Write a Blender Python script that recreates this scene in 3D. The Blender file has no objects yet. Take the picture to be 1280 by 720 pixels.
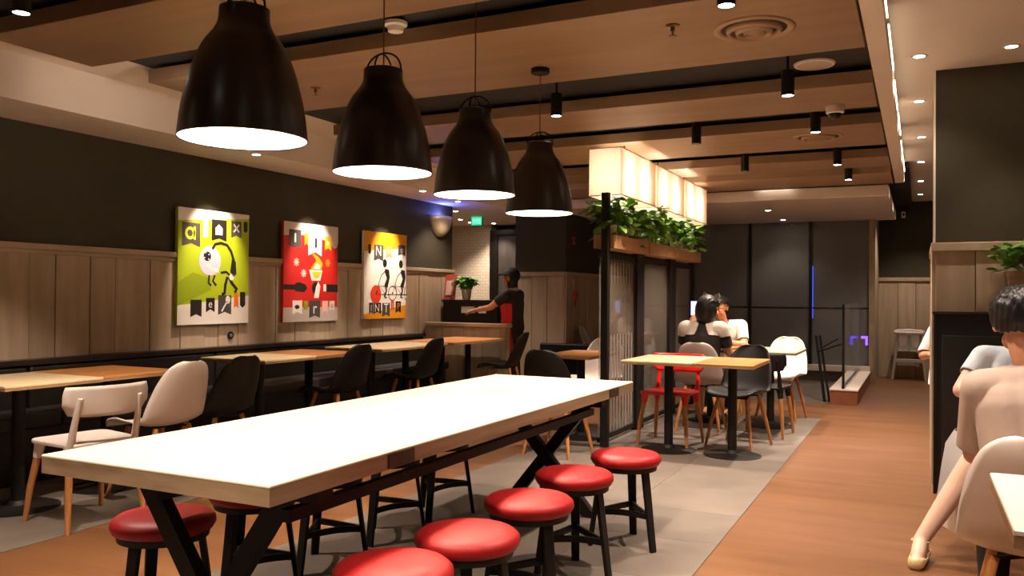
import bpy, bmesh, math, random
from mathutils import Vector, Matrix, Euler
R = math.radians
random.seed(7)
S = bpy.context.scene
C = S.collection

# ------------------------------------------------------------------ camera, world, exposure
FPX, YAW, PITCH, ROLL, CAMH = 1041.8, R(26.007), R(.571), R(-.4475), 1.25
_F = Vector((-math.sin(YAW)*math.cos(PITCH), math.cos(YAW)*math.cos(PITCH), math.sin(PITCH)))
_r = Vector((math.cos(YAW), math.sin(YAW), 0)); _d = _F.cross(_r)
_R = math.cos(ROLL)*_r+math.sin(ROLL)*_d; _D = -math.sin(ROLL)*_r+math.cos(ROLL)*_d
cam = bpy.data.cameras.new('camera'); cam.sensor_width = 36; cam.lens = FPX/1280*36; cam.clip_start = .05
co = bpy.data.objects.new('camera', cam); C.objects.link(co)
co.matrix_world = Matrix(((_R.x, -_D.x, -_F.x, 0), (_R.y, -_D.y, -_F.y, 0), (_R.z, -_D.z, -_F.z, CAMH), (0, 0, 0, 1)))
S.camera = co
W = bpy.data.worlds.new('night'); S.world = W; W.use_nodes = True
W.node_tree.nodes['Background'].inputs[0].default_value = (.02, .022, .035, 1)
W.node_tree.nodes['Background'].inputs[1].default_value = .5
S.view_settings.view_transform = 'Standard'; S.view_settings.look = 'None'
S.view_settings.gamma = 1; S.view_settings.use_curve_mapping = False
S.view_settings.exposure = 1.55
WARM = (1, .795, .645)

# ------------------------------------------------------------------ materials
def lin(h):
    h = h.lstrip('#'); c = [int(h[i:i+2], 16)/255 for i in (0, 2, 4)]
    return tuple((x/12.92 if x <= .04045 else ((x+.055)/1.055)**2.4) for x in c)+(1,)
MATS = {}
def mat(name, col, rough=.6, metal=0, var=0, scale=8, stretch=(1, 1, 1), bump=0, spec=.5, col2=None, coat=0, rnd=0):
    """principled material; var/col2 = procedural noise colour, rnd = tone shift from object to object"""
    if name in MATS: return MATS[name]
    m = bpy.data.materials.new(name); m.use_nodes = True; nt = m.node_tree; b = nt.nodes['Principled BSDF']
    c = lin(col) if isinstance(col, str) else tuple(col)+(1,)
    b.inputs['Roughness'].default_value = rough; b.inputs['Metallic'].default_value = metal
    b.inputs['Specular IOR Level'].default_value = spec; b.inputs['Coat Weight'].default_value = coat
    b.inputs['Base Color'].default_value = c
    if var or col2 or bump or rnd:
        tc = nt.nodes.new('ShaderNodeTexCoord'); mp = nt.nodes.new('ShaderNodeMapping'); mp.inputs['Scale'].default_value = stretch
        nz = nt.nodes.new('ShaderNodeTexNoise'); nz.inputs['Scale'].default_value = scale; nz.inputs['Detail'].default_value = 5
        gm = nt.nodes.new('ShaderNodeNewGeometry'); oi = nt.nodes.new('ShaderNodeObjectInfo')
        ad = nt.nodes.new('ShaderNodeVectorMath'); ad.operation = 'ADD'
        nt.links.new(tc.outputs['Object'], mp.inputs[0]); nt.links.new(mp.outputs[0], ad.inputs[0])
        nt.links.new(oi.outputs['Random'], ad.inputs[1]); 
        sc_ = nt.nodes.new('ShaderNodeVectorMath'); sc_.operation = 'MULTIPLY_ADD'
        sc_.inputs[1].default_value = (17, 23, 31); nt.links.new(oi.outputs['Random'], sc_.inputs[0]); nt.links.new(mp.outputs[0], sc_.inputs[2])
        nt.links.new(sc_.outputs[0], nz.inputs['Vector'])
        mx = nt.nodes.new('ShaderNodeMix'); mx.data_type = 'RGBA'
        c2 = lin(col2) if col2 else tuple(x*(1-var) for x in c[:3])+(1,)
        mx.inputs['A'].default_value = c; mx.inputs['B'].default_value = c2
        rp = nt.nodes.new('ShaderNodeMapRange'); rp.inputs[1].default_value = .3; rp.inputs[2].default_value = .7
        nt.links.new(nz.outputs['Fac'], rp.inputs[0]); nt.links.new(rp.outputs[0], mx.inputs['Factor'])
        out = mx.outputs['Result']
        if rnd:
            hs = nt.nodes.new('ShaderNodeHueSaturation'); mr = nt.nodes.new('ShaderNodeMapRange')
            mr.inputs[3].default_value = 1-rnd; mr.inputs[4].default_value = 1+rnd
            nt.links.new(oi.outputs['Random'], mr.inputs[0]); nt.links.new(mr.outputs[0], hs.inputs['Value']); nt.links.new(out, hs.inputs['Color'])
            out = hs.outputs[0]
        nt.links.new(out, b.inputs['Base Color'])
        if bump:
            bp = nt.nodes.new('ShaderNodeBump'); bp.inputs['Strength'].default_value = bump; bp.inputs['Distance'].default_value = .004
            nt.links.new(nz.outputs['Fac'], bp.inputs['Height']); nt.links.new(bp.outputs[0], b.inputs['Normal'])
    MATS[name] = m; return m
def emit(name, col, s):
    if name in MATS: return MATS[name]
    m = bpy.data.materials.new(name); m.use_nodes = True; b = m.node_tree.nodes['Principled BSDF']
    b.inputs['Base Color'].default_value = (*col, 1); b.inputs['Emission Color'].default_value = (*col, 1); b.inputs['Emission Strength'].default_value = s
    MATS[name] = m; return m
def glass(name, col=(1, 1, 1), rough=.02, alpha=.12):
    m = bpy.data.materials.new(name); m.use_nodes = True; b = m.node_tree.nodes['Principled BSDF']
    b.inputs['Base Color'].default_value = (*col, 1); b.inputs['Roughness'].default_value = rough; b.inputs['Alpha'].default_value = alpha
    MATS[name] = m; return m
green = mat('green_wall_paint', '#39321f', .75, var=.18, scale=3, bump=.1)
plankm = mat('washed_wood_plank', '#b3a087', .62, col2='#a08c72', scale=3.2, stretch=(5, 5, .45), bump=.2, rnd=.09)
railm = mat('washed_wood_rail', '#b5a288', .6, col2='#9d8a70', scale=6, stretch=(1, .3, 1), bump=.15)
white = mat('white_plaster', '#e2d6ca', .85, var=.05, scale=2, bump=.05)
darkc = mat('dark_ceiling_paint', '#2e2b29', .85, var=.1, scale=3)
panelw = mat('tan_ceiling_panel', '#937659', .5, col2='#866a4d', scale=2.2, stretch=(.4, 4, 4), bump=.05, rnd=.05)
floorw = mat('brown_wood_floor', '#7a5434', .45, col2='#694426', scale=2.4, stretch=(.5, 3.4, 1), bump=.08)
tilem = mat('grey_floor_tile', '#756b61', .55, col2='#675d54', scale=3, bump=.05, rnd=.05)
blackm = mat('black_metal', '#15110e', .55, spec=.3)
blackp = mat('black_plastic', '#0f0c0a', .5, spec=.3)
blackl = mat('black_leather', '#17130f', .45, var=.3, scale=20, bump=.15)
blackw = mat('black_lacquer', '#120e0c', .35, spec=.4)
whitep = mat('white_plastic', '#e6dcd2', .35)
greyp = mat('grey_plastic', '#a2968a', .4)
redp = mat('red_plastic', '#d8211a', .35)
redl = mat('red_leather', '#a01517', .5, spec=.35, var=.18, scale=30, bump=.12)
beech = mat('beech_wood', '#bd8149', .5, col2='#a76d39', scale=5, stretch=(6, 6, .6))
lighttop = mat('pale_maple_top', '#dcc7a2', .4, col2='#cfb891', scale=2, stretch=(6, .6, 1))
orangetop = mat('orange_oak_top', '#c08448', .4, col2='#ad7239', scale=2, stretch=(6, .6, 1))
edgew = mat('oak_edge', '#a58460', .55, col2='#86673f', scale=4, stretch=(1, .5, 8))
chrome = mat('brushed_metal', '#b9b2a8', .3, metal=.9)
leafm = mat('leaf_green', '#7db040', .45, col2='#4c8526', scale=6, rnd=.1)
leafm2 = mat('bright_leaf_green', '#6aa62f', .45, col2='#3f7a1e', scale=6)
potm = mat('pale_clay_pot', '#cabdae', .6, var=.1)
planterm = mat('planter_board', '#b9906c', .5, col2='#a57c57', scale=3, stretch=(3, .5, 3))
winm = mat('dark_window_blind', '#29272d', .4, var=.12, scale=40, stretch=(1, 1, .2), spec=.35)
cord = mat('red_brown_cord', '#6e3a2a', .6)
skin = mat('skin', '#c98f6c', .5, var=.06, scale=12)
skin2 = mat('fair_skin', '#e3bda8', .5, var=.05, scale=12)
hairm = mat('black_hair', '#0d0b0a', .45, var=.4, scale=60, stretch=(1, 1, .1), bump=.3)
clear = glass('clear_glass', (.75, .78, .76), .03, .13)

# ------------------------------------------------------------------ mesh helpers
class MB:
    def __init__(s): s.v = []; s.f = []; s.m = []
    def add(s, vs, fs, mi=0):
        o = len(s.v); s.v += [Vector(p) for p in vs]; s.f += [tuple(i+o for i in f) for f in fs]; s.m += [mi]*len(fs); return s
    def box(s, x0, x1, y0, y1, z0, z1, mi=0):
        return s.add([(x, y, z) for z in (z0, z1) for y in (y0, y1) for x in (x0, x1)],
                     [(0, 2, 3, 1), (4, 5, 7, 6), (0, 1, 5, 4), (2, 6, 7, 3), (0, 4, 6, 2), (1, 3, 7, 5)], mi)
    def bar(s, p, q, w, h, up=(0, 0, 1), mi=0, w2=None, h2=None):
        p, q = Vector(p), Vector(q); d = (q-p).normalized(); a = d.cross(Vector(up))
        if a.length < 1e-4: a = d.cross(Vector((0, 1, 0)))
        a.normalize(); b = a.cross(d)
        vs = [c+a*(i*ww/2)+b*(j*hh/2) for c, ww, hh in ((p, w, h), (q, w2 or w, h2 or h)) for i, j in ((-1, -1), (1, -1), (1, 1), (-1, 1))]
        return s.add(vs, [(3, 2, 1, 0), (4, 5, 6, 7), (0, 1, 5, 4), (1, 2, 6, 5), (2, 3, 7, 6), (3, 0, 4, 7)], mi)
    def tube(s, pts, r, n=8, mi=0, closed=False):
        pts = [Vector(p) for p in pts]; k = len(pts); rr = r if isinstance(r, (list, tuple)) else [r]*k; rings = []; prev = None
        for i, p in enumerate(pts):
            a = pts[i-1] if (i or closed) else p; b = pts[(i+1) % k] if (i < k-1 or closed) else p
            d = (b-a).normalized()
            if prev is None:
                u = d.cross(Vector((0, 0, 1))); u = u if u.length > 1e-3 else d.cross(Vector((1, 0, 0)))
            else: u = prev-d*prev.dot(d)
            u.normalize(); prev = u; w = d.cross(u)
            rings.append([p+u*(rr[i]*math.cos(t*2*math.pi/n))+w*(rr[i]*math.sin(t*2*math.pi/n)) for t in range(n)])
        vs = [x for g in rings for x in g]; fs = []
        for i in range(k if closed else k-1):
            j = (i+1) % k
            fs += [(i*n+t, i*n+(t+1) % n, j*n+(t+1) % n, j*n+t) for t in range(n)]
        if not closed: fs += [tuple(range(n-1, -1, -1)), tuple((k-1)*n+t for t in range(n))]
        return s.add(vs, fs, mi)
    def lathe(s, prof, n=24, c=(0, 0, 0), mi=0, caps=True, sx=1, sy=1):
        c = Vector(c); vs = [c+Vector((r*math.cos(2*math.pi*t/n)*sx, r*math.sin(2*math.pi*t/n)*sy, z)) for r, z in prof for t in range(n)]
        k = len(prof); fs = [(i*n+t, i*n+(t+1) % n, (i+1)*n+(t+1) % n, (i+1)*n+t) for i in range(k-1) for t in range(n)]
        if caps: fs += [tuple(range(n-1, -1, -1)), tuple((k-1)*n+t for t in range(n))]
        return s.add(vs, fs, mi)
    def ball(s, c, r, nu=12, nv=8, mi=0):
        r = r if isinstance(r, (tuple, list)) else (r, r, r)
        prof = [(max(.001, math.sin(math.pi*i/nv)), -math.cos(math.pi*i/nv)) for i in range(nv+1)]
        o = len(s.v); s.lathe(prof, nu, (0, 0, 0), mi)
        for i in range(o, len(s.v)): p = s.v[i]; s.v[i] = Vector((c[0]+p.x*r[0], c[1]+p.y*r[1], c[2]+p.z*r[2]))
        return s
    def prism(s, poly, t, fn, mi=0):
        """poly of (u,v); fn(u,v,w) -> point; thickness from w=0 to w=t"""
        n = len(poly); vs = [fn(u, v, 0) for u, v in poly]+[fn(u, v, t) for u, v in poly]
        return s.add(vs, [tuple(range(n-1, -1, -1)), tuple(range(n, 2*n))]+[(i, (i+1) % n, n+(i+1) % n, n+i) for i in range(n)], mi)
    def build(s, name, mats, parent=None, smooth=False, bevel=0, seg=2, sub=0, loc=None, rz=0):
        me = bpy.data.meshes.new(name); me.from_pydata(s.v, [], s.f)
        mats = mats if isinstance(mats, (list, tuple)) else [mats]
        for m in mats: me.materials.append(m)
        me.polygons.foreach_set('material_index', s.m)
        bm = bmesh.new(); bm.from_mesh(me); bmesh.ops.recalc_face_normals(bm, faces=bm.faces); bm.to_mesh(me); bm.free()
        if smooth is True: me.polygons.foreach_set('use_smooth', [True]*len(me.polygons))
        elif smooth:
            me.polygons.foreach_set('use_smooth', [True]*len(me.polygons)); me.set_sharp_from_angle(angle=R(smooth))
        o = bpy.data.objects.new(name, me); C.objects.link(o)
        if parent is not None: o.parent = parent
        if loc is not None: o.location = loc
        o.rotation_euler.z = rz
        if bevel:
            b = o.modifiers.new('b', 'BEVEL'); b.width = bevel; b.segments = seg; b.limit_method = 'ANGLE'; b.angle_limit = R(40)
        if sub: q = o.modifiers.new('s', 'SUBSURF'); q.levels = sub; q.render_levels = sub
        return o
def tag(o, label=None, cat=None, group=None, kind=None):
    if label: o['label'] = label
    if cat: o['category'] = cat
    if group: o['group'] = group
    if kind: o['kind'] = kind
    return o
def thing(name, label, cat, loc=(0, 0, 0), rz=0, group=None):
    o = bpy.data.objects.new(name, None); C.objects.link(o); o.location = loc; o.rotation_euler.z = rz; o.empty_display_size = .1
    return tag(o, label, cat, group)
def copy_tree(o, parent=None):
    c = o.copy(); C.objects.link(c); c.parent = parent
    for ch in o.children: copy_tree(ch, c)
    return c
def place(proto, loc, rz, label, group=None, used=set()):
    o = copy_tree(proto) if proto.name in used else proto
    used.add(proto.name); o.location = loc; o.rotation_euler.z = rz; o['label'] = label
    if group: o['group'] = group
    return o
def struct(name, mb, m, parent=None, **k):
    o = mb.build(name, m, parent, **k)
    if parent is None: o['kind'] = 'structure'
    return o
def light(name, kind, loc, power, col, parent=None, size=.04, spot=None, blend=.4, rot=None):
    l = bpy.data.lights.new(name, kind); l.energy = power; l.color = col
    if kind in ('POINT', 'SPOT'): l.shadow_soft_size = size
    if kind == 'SPOT': l.spot_size = R(spot); l.spot_blend = blend
    if kind == 'AREA': l.size = size
    o = bpy.data.objects.new(name, l); C.objects.link(o); o.location = loc
    if rot: o.rotation_euler = rot
    if parent is not None: o.parent = parent
    return o
def spline(pts, n):
    """Catmull-Rom through rows of numbers"""
    out = []; k = len(pts)
    for i in range(k-1):
        p0, p1, p2, p3 = pts[max(i-1, 0)], pts[i], pts[i+1], pts[min(i+2, k-1)]
        for j in range(n):
            t = j/n
            out.append(tuple(.5*(2*b+(c-a)*t+(2*a-5*b+4*c-d)*t*t+(3*b-a-3*c+d)*t**3) for a, b, c, d in zip(p0, p1, p2, p3)))
    return out+[tuple(pts[-1])]

# ------------------------------------------------------------------ the room
XW = -5.655                                         # left wall plane
struct_floor = struct('floor', MB().box(-9, 3.5, -2.6, 15.2, -.12, 0), floorw)
tile0 = {}
def tiles(x0, x1, y0, y1, nx, ny):
    w, h = (x1-x0)/nx, (y1-y0)/ny
    key = (round(w, 3), round(h, 3))
    for i in range(nx):
        for j in range(ny):
            if key not in tile0:
                o = MB().box(-w/2+.001, w/2-.001, -h/2+.001, h/2-.001, 0, .004).build('tile', tilem, struct_floor, bevel=.001, seg=1); tile0[key] = o
            else: o = tile0[key].copy(); C.objects.link(o)
            o.location = (x0+w*(i+.5), y0+h*(j+.5), 0)
tiles(-2.85, -.907, -.1, 9.2, 3, 15)
tiles(-5.65, -3.95, -.1, 9.2, 3, 15)
tiles(-3.4, -.94, 10.6, 13.45, 3, 4)

def planks(parent, x0, x1, y0, y1, z0, z1, axis, face, widths, t=.016):
    """upright boards on a wall; axis = direction they follow each other, face = sign of the wall normal"""
    a, b = (y0, y1) if axis == 'y' else (x0, x1); k = 0; p = a
    while p < b-.01:
        w = min(widths[k % len(widths)], b-p); k += 1
        d = .003*(k % 3)
        mb = MB()
        if axis == 'y': mb.box(x0, x0+face*(t+d), p+.0025, p+w-.0025, z0, z1)
        else: mb.box(p+.0025, p+w-.0025, y0, y0+face*(t+d), z0, z1)
        c = mb.build('plank', plankm, parent, bevel=.003, seg=1); p += w
WID = [.31, .27, .16, .24, .30, .20, .28, .22, .33]
wl = struct('wall_left', MB().box(XW-.2, XW, -2.6, 9.74, 0, 2.75), green)
planks(wl, XW, XW, .2, 9.74, .0, 1.56, 'y', 1, WID)
MB().box(XW, XW+.045, .2, 9.75, 1.555, 1.60).build('wainscot_rail', railm, wl, bevel=.006)
MB().box(XW, XW+.03, .2, 9.75, 1.525, 1.555).build('wainscot_rail', railm, wl, bevel=.004)
wr = struct('wall_right', MB().box(.10, 2.6, 6.35, 7.5, 0, 2.81), green)
planks(wr, .10, 2.6, 6.35, 6.35, 0, 1.58, 'x', -1, [.24, .34, .31, .29])
MB().box(.085, 2.6, 6.30, 6.35, 1.575, 1.635).build('wainscot_rail', railm, wr, bevel=.006)
MB().box(.075, .1, 6.3, 7.5, 1.575, 1.635).build('wainscot_rail', railm, wr, bevel=.006)
MB().box(.082, .10, 6.345, 7.5, 0, 1.575).build('plank', plankm, wr)
MB().box(.088, .102, 6.342, 6.36, 1.64, 2.81).build('corner_strip', white, wr)
struct('wall_rear', MB().box(-9, 3.5, -2.8, -2.6, 0, 2.9), green)
struct('wall_side', MB().box(2.4, 2.6, -2.6, 6.35, 0, 2.9), green)
wb = struct('wall_back', MB().box(-.62, 3.5, 14.75, 14.95, 0, 2.81), green)
planks(wb, -.60, 1.2, 14.75, 14.75, 0, 1.54, 'x', -1, [.3, .26, .33])
MB().box(-.60, 1.2, 14.70, 14.75, 1.54, 1.60).build('wainscot_rail', railm, wb, bevel=.006)
struct('wall_return', MB().box(-.64, -.58, 13.45, 14.75, 0, 2.81), plankm)
struct('wall_alcove', MB().box(2.5, 2.7, 7.5, 14.8, 0, 2.81), green)
wc = struct('wall_column', MB().box(-5.24, -4.46, 10.85, 13.7, 0, 2.75), green)
planks(wc, -5.24, -4.46, 10.85, 10.85, 0, 1.54, 'x', -1, [.27, .24, .30])
planks(wc, -4.46, -4.46, 10.835, 13.5, 0, 1.54, 'y', 1, [.28, .24, .33])
MB().box(-5.24, -4.42, 10.80, 10.85, 1.54, 1.60).build('wainscot_rail', railm, wc, bevel=.006)
MB().box(-4.46, -4.415, 10.80, 13.5, 1.54, 1.60).build('wainscot_rail', railm, wc, bevel=.006)
# far-left service corner: white tiled wall and dark door
tilew = bpy.data.materials.new('white_wall_tile'); tilew.use_nodes = True
_nt = tilew.node_tree; _b = _nt.nodes['Principled BSDF']; _b.inputs['Roughness'].default_value = .25
_br = _nt.nodes.new('ShaderNodeTexBrick'); _br.inputs['Scale'].default_value = 5; _br.inputs['Mortar Size'].default_value = .012
_br.inputs['Color1'].default_value = lin('#cfc3b2'); _br.inputs['Color2'].default_value = lin('#c6b9a6'); _br.inputs['Mortar'].default_value = lin('#a09483')
_tc = _nt.nodes.new('ShaderNodeTexCoord'); _mp = _nt.nodes.new('ShaderNodeMapping'); _mp.inputs['Rotation'].default_value = (R(-90), 0, 0)
_nt.links.new(_tc.outputs['Object'], _mp.inputs[0]); _nt.links.new(_mp.outputs[0], _br.inputs['Vector']); _nt.links.new(_br.outputs[0], _b.inputs['Base Color'])
struct('wall_tiled', MB().box(-9, -6.5, 12.5, 12.7, 0, 2.45), tilew)
struct('wall_service', MB().box(-9, -5.2, 12.7, 12.9, 0, 2.75), darkc)
struct('wall_corner', MB().box(-9.1, -9, 9.5, 12.9, 0, 2.75), white)
struct('wall_outer', MB().box(-9, XW-.2, 9.5, 9.74, 0, 2.75), white)
dr = struct('door_1', MB().box(-6.48, -5.26, 12.5, 12.56, 0, 2.3), mat('dark_door_paint', '#2a2522', .55, col2='#3d3630', scale=5, stretch=(2, 2, .5)))
MB().box(-6.5, -6.36, 12.46, 12.5, 0, 2.36).build('door_frame', blackw, dr)
MB().box(-6.36, -5.2, 12.46, 12.5, 2.28, 2.36).build('door_frame', blackw, dr)
MB().tube([(-5.62, 12.42, 1.55), (-5.62, 12.42, 1.95)], .025, 8).build('door_handle', chrome, dr, smooth=True)
# half-height wall of boards at the end of the wall tables
wh = struct('wall_half', MB().box(XW+.025, -4.47, 9.03, 9.11, 0, .87), plankm)
planks(wh, XW+.025, -4.47, 9.03, 9.03, 0, .865, 'x', -1, [.27, .3, .25])
MB().box(XW+.045, -4.45, 8.99, 9.14, .87, .915).build('wall_cap', railm, wh, bevel=.006)

# ceiling: dark deck with tan panels hung under it, white margins
ceil = struct('ceiling', MB().box(-4.5, -.24, -2.6, 10.42, 2.72, 2.9), darkc)
for y0, y1, z0 in ((-2.0, -1.0, 2.6), (-.55, .55, 2.6), (1.0, 2.12, 2.6), (2.72, 3.36, 2.6), (3.76, 4.83, 2.6), (5.64, 6.35, 2.6), (6.95, 7.94, 2.6), (8.62, 9.25, 2.6)):
    MB().box(-4.44, -.26, y0, y1, z0, z0+.085).build('ceiling_panel', panelw, ceil, bevel=.003, seg=1)
MB().box(-4.44, -.26, 9.42, 10.32, 2.56, 2.72).build('ceiling_panel', mat('greige_plaster', '#a08468', .8), ceil)
struct('ceiling_margin', MB().box(-5.05, -4.5, -2.6, 10.42, 2.74, 2.9), white)
struct('ceiling_bulkhead', MB().box(-9.1, -5.05, -2.6, 12.9, 2.45, 2.95), white)
struct('ceiling_nook', MB().box(-5.05, -4.4, 10.42, 12.9, 2.45, 2.95), white)
struct('ceiling_beam', MB().box(-.245, -.15, -2.6, 10.5, 2.585, 2.95), white)
struct('ceiling_aisle', MB().box(-.15, 3.5, -2.6, 15.0, 2.81, 2.95), white)
struct('ceiling_soffit', MB().box(-4.46, -.31, 10.40, 13.6, 2.43, 2.56), white, bevel=.01)
struct('ceiling_deck', MB().box(-4.46, -.1, 10.42, 15.0, 2.75, 2.95), darkc)
led = emit('warm_led_strip', (1, .78, .55), 3)
for k in range(9):
    y = .2+k*1.16
    tag(MB().box(-.150, -.143, y, y+.95, 2.70-.02*(k % 2), 2.712-.02*(k % 2)).build('light_strip', led), 'warm light strip on the white aisle beam, '+['nearest', 'second', 'third', 'fourth', 'fifth', 'sixth', 'seventh', 'eighth', 'farthest'][k]+' of the row', 'light strip', 'light strips along the aisle beam')

# windows at the far end
for i, (x0, x1) in enumerate(((-4.40, -3.33), (-3.31, -2.40), (-2.38, -1.50), (-1.48, -.64))):
    w = struct('window_%d' % (i+1), MB().box(x0, x1, 13.50, 13.53, .25, 2.75), winm)
    MB().box(x1-.012, x1+.03, 13.46, 13.52, .25, 2.75).build('window_frame', blackm, w)
    MB().box(x0, x1, 13.485, 13.50, 1.10, 1.118).build('window_rail', blackm, w)
    MB().box(x0, x1, 13.488, 13.491, .25, 2.45).build('pane', clear, w)
struct('trim_1', MB().box(-4.46, -.64, 13.36, 13.6, .16, .25), white, bevel=.006)
struct('wall_sill', MB().box(-4.46, -.64, 13.45, 13.6, 0, .16), tilem)
struct('trim_2', MB().box(-.94, -.64, 10.55, 13.4, 0, .165), mat('red_brown_kerb', '#8a5136', .55, var=.15))
struct('trim_3', MB().box(-.95, -.63, 10.54, 13.4, .165, .185), white, bevel=.004)
struct('trim_4', MB().box(-.66, -.60, 13.42, 13.56, 0, 2.75), railm)
tag(MB().box(-1.462, -1.45, 13.488, 13.495, .95, 1.75).build('blue_reflection_line', emit('blue_reflection_glow', (.05, .12, 1), .35)), 'thin upright blue LED reflection in the dark window', 'window reflection')  # reflection of an LED in the glass, built as an emissive strip
bl = thing('blue_glow_mark', 'small violet-blue glowing mark low in the window corner', 'window reflection', (-.72, 13.49, .66))  # blue patch in the window, drawn as two emissive bars
MB().box(-.05, .04, -.004, .002, 0, .035).build('glow_bar', emit('violet_glow', (.13, .05, 1), 1.5), bl)
MB().box(.01, .04, -.004, .002, -.10, .0).build('glow_bar', MATS['violet_glow'], bl)

# ------------------------------------------------------------------ lamps
bulbm = emit('pendant_bulb_glow', (1, .86, .66), 60)
lampblk = mat('glossy_black_enamel', '#231c17', .3, spec=.45)
lampwht = mat('white_enamel_inside', '#f4ece0', .5)
def make_pendant(zrim, ztop):
    t = thing('pendant_lamp', '', 'pendant lamp', group='black dome pendant lamps over the long table')
    prof = spline([(.200, 0), (.192, .075), (.180, .14), (.160, .217), (.127, .294), (.095, .339), (.081, .371), (.0785, .414)], 4)
    MB().lathe(prof+[(.060, .421), (.012, .422)], 40, caps=False).build('shade', lampblk, t, smooth=50)
    MB().lathe([(r-.004, z+.001) for r, z in prof]+[(.01, .413)], 40, caps=False).build('shade_lining', lampwht, t, smooth=True)
    MB().lathe([(.1962, 0), (.2005, -.002), (.2005, .003), (.1962, .003)], 40, caps=False).build('rim', lampblk, t, smooth=True)
    for a, rr, hh in ((0, .085, .085), (90, .06, .08)):
        ca, sa = math.cos(R(a)), math.sin(R(a))
        pts = [(rr*math.cos(k*math.pi/12)*ca, rr*math.cos(k*math.pi/12)*sa, .398+hh*math.sin(k*math.pi/12)**.8) for k in range(13)]
        MB().tube(pts, .0038, 6).build('hanger_loop', blackm, t, smooth=True)
    MB().tube([(0, 0, .43), (0, 0, ztop-zrim-.02)], .003, 6).build('cord', cord, t)
    MB().lathe([(.05, ztop-zrim-.03), (.055, ztop-zrim-.025), (.055, ztop-zrim)], 24).build('ceiling_cup', blackm, t, smooth=40)
    MB().lathe([(.022, .29), (.022, .412)], 12).build('lamp_holder', lampwht, t)
    MB().ball((0, 0, .22), (.042, .042, .055)).build('bulb', bulbm, t, smooth=True)
    light('pendant_light', 'POINT', (0, 0, .20), PEND, WARM, t, .05)
    return t
PEND = 60
for (x, y, zt), lb in zip(((-1.93, 2.0, 2.6), (-1.94, 2.78, 2.6), (-1.95, 3.57, 2.72), (-2.02, 4.5, 2.6)),
        ('largest and nearest black dome pendant lamp over the long table', 'second black dome pendant lamp from the front, over the long table',
         'third black dome pendant lamp, overlapping the farthest one', 'farthest and smallest black dome pendant lamp over the long table')):
    o = make_pendant(1.742, zt); o.location = (x, y, 1.742); o['label'] = lb

spotglow = emit('spot_lens_glow', (1, .85, .62), 18)
def make_spot(zb, zc, on=True, power=22):
    h = .15; t = thing('ceiling_spotlight', '', 'spotlight', group='black cylinder spotlights under the ceiling gaps')
    MB().lathe([(.033, .06), (.034, 0), (.038, 0), (.038, h), (.004, h+.004)], 20, caps=False).build('cylinder_body', blackm, t, smooth=40)
    zl = .004 if on == 1 else .05
    MB().lathe([(.033, zl-.001), (.033, zl)], 20).build('lens', spotglow, t)
    MB().tube([(0, 0, h), (0, 0, zc-zb-.03)], .008, 8).build('stem', blackm, t)
    MB().box(-.07, .07, -.02, .02, zc-zb-.03, zc-zb).build('track_box', blackm, t)
    if on: light('spot_light', 'SPOT', (0, 0, -.01), power, WARM, t, .03, 95, .6)
    return t
SPOT = 75
for x, y, zb, on, lb in ((-.72, 3.48, 2.46, 1, 'black cylinder spotlight beside the round air vent, nearest on the right'),
        (-2.17, 5.10, 2.45, 1, 'black cylinder spotlight above the pendant lamps, over the gap'),
        (-.70, 5.14, 2.45, 1, 'lit black cylinder spotlight below the round ceiling speaker'),
        (-.70, 6.62, 2.50, 1, 'lit black cylinder spotlight in front of the far round vent'),
        (-1.60, 6.62, 2.48, 2, 'black cylinder spotlight just above the pleated shades, its lens hidden'),
        (-.68, 8.25, 2.49, 1, 'black cylinder spotlight, left one of the far lit pair'),
        (-.66, 9.33, 2.49, 1, 'farthest lit black cylinder spotlight near the white soffit'),
        (-1.52, 8.25, 2.48, 2, 'far black cylinder spotlight right of the pleated shades, its lens hidden'),
        (-2.72, 8.3, 2.36, 1, 'black cylinder spotlight left of the pleated shades, small and lit'),
        (-3.5, 2.30, 2.46, 1, 'lit black spotlight at the top left corner of the ceiling'),
        (-1.95, .78, 2.46, 1, 'added unseen cylinder spotlight over the near end of the long table, middle of three'),  # this and the next two: added out of view to light near surfaces
        (-3.7, .78, 2.46, 1, 'added unseen cylinder spotlight nearest the bench wall, left of three'),
        (-.75, .78, 2.46, 1, 'added unseen cylinder spotlight nearest the aisle, right of three')):
    o = make_spot(zb, 2.72, on, SPOT); o.location = (x, y, zb); o['label'] = lb
for x, y, aim, lb in ((-3.25, 3.56, (-4.72, 3.40, .75), 'nearest'), (-3.60, 5.2, (-4.76, 5.42, .75), 'second'), (-3.70, 6.65, (-4.8, 7.02, .75), 'third'), (-3.80, 8.3, (-4.78, 8.3, .75), 'farthest')):  # added lamps, kept unseen behind the pendants, to brighten the wall tables
    t = make_spot(2.47, 2.72, 0); t.location = (x, y, 2.47); t['label'] = 'added unseen cylinder spotlight behind a pendant, aimed at the wall tables, '+lb+' of four'
    light('added_table_light', 'SPOT', (-.02, 0, -.03), 75, WARM, t, .03, 48, .8, (Vector(aim)-Vector((x, y, 2.47))).to_track_quat('-Z', 'Y').to_euler())
t = make_spot(2.47, 2.72, 0); t.location = (-3.62, 3.56, 2.47); t['label'] = 'added unseen cylinder spotlight behind the nearest pendant, turned to the white bulkhead'  # added lamp, kept unseen, to brighten the bulkhead face
light('added_wash_light', 'SPOT', (-.02, 0, -.03), 10, WARM, t, .05, 70, 1, Vector((-1.45, .38, .06)).to_track_quat('-Z', 'Y').to_euler())
dlglow = emit('downlight_glow', (1, .84, .62), 26)
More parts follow.
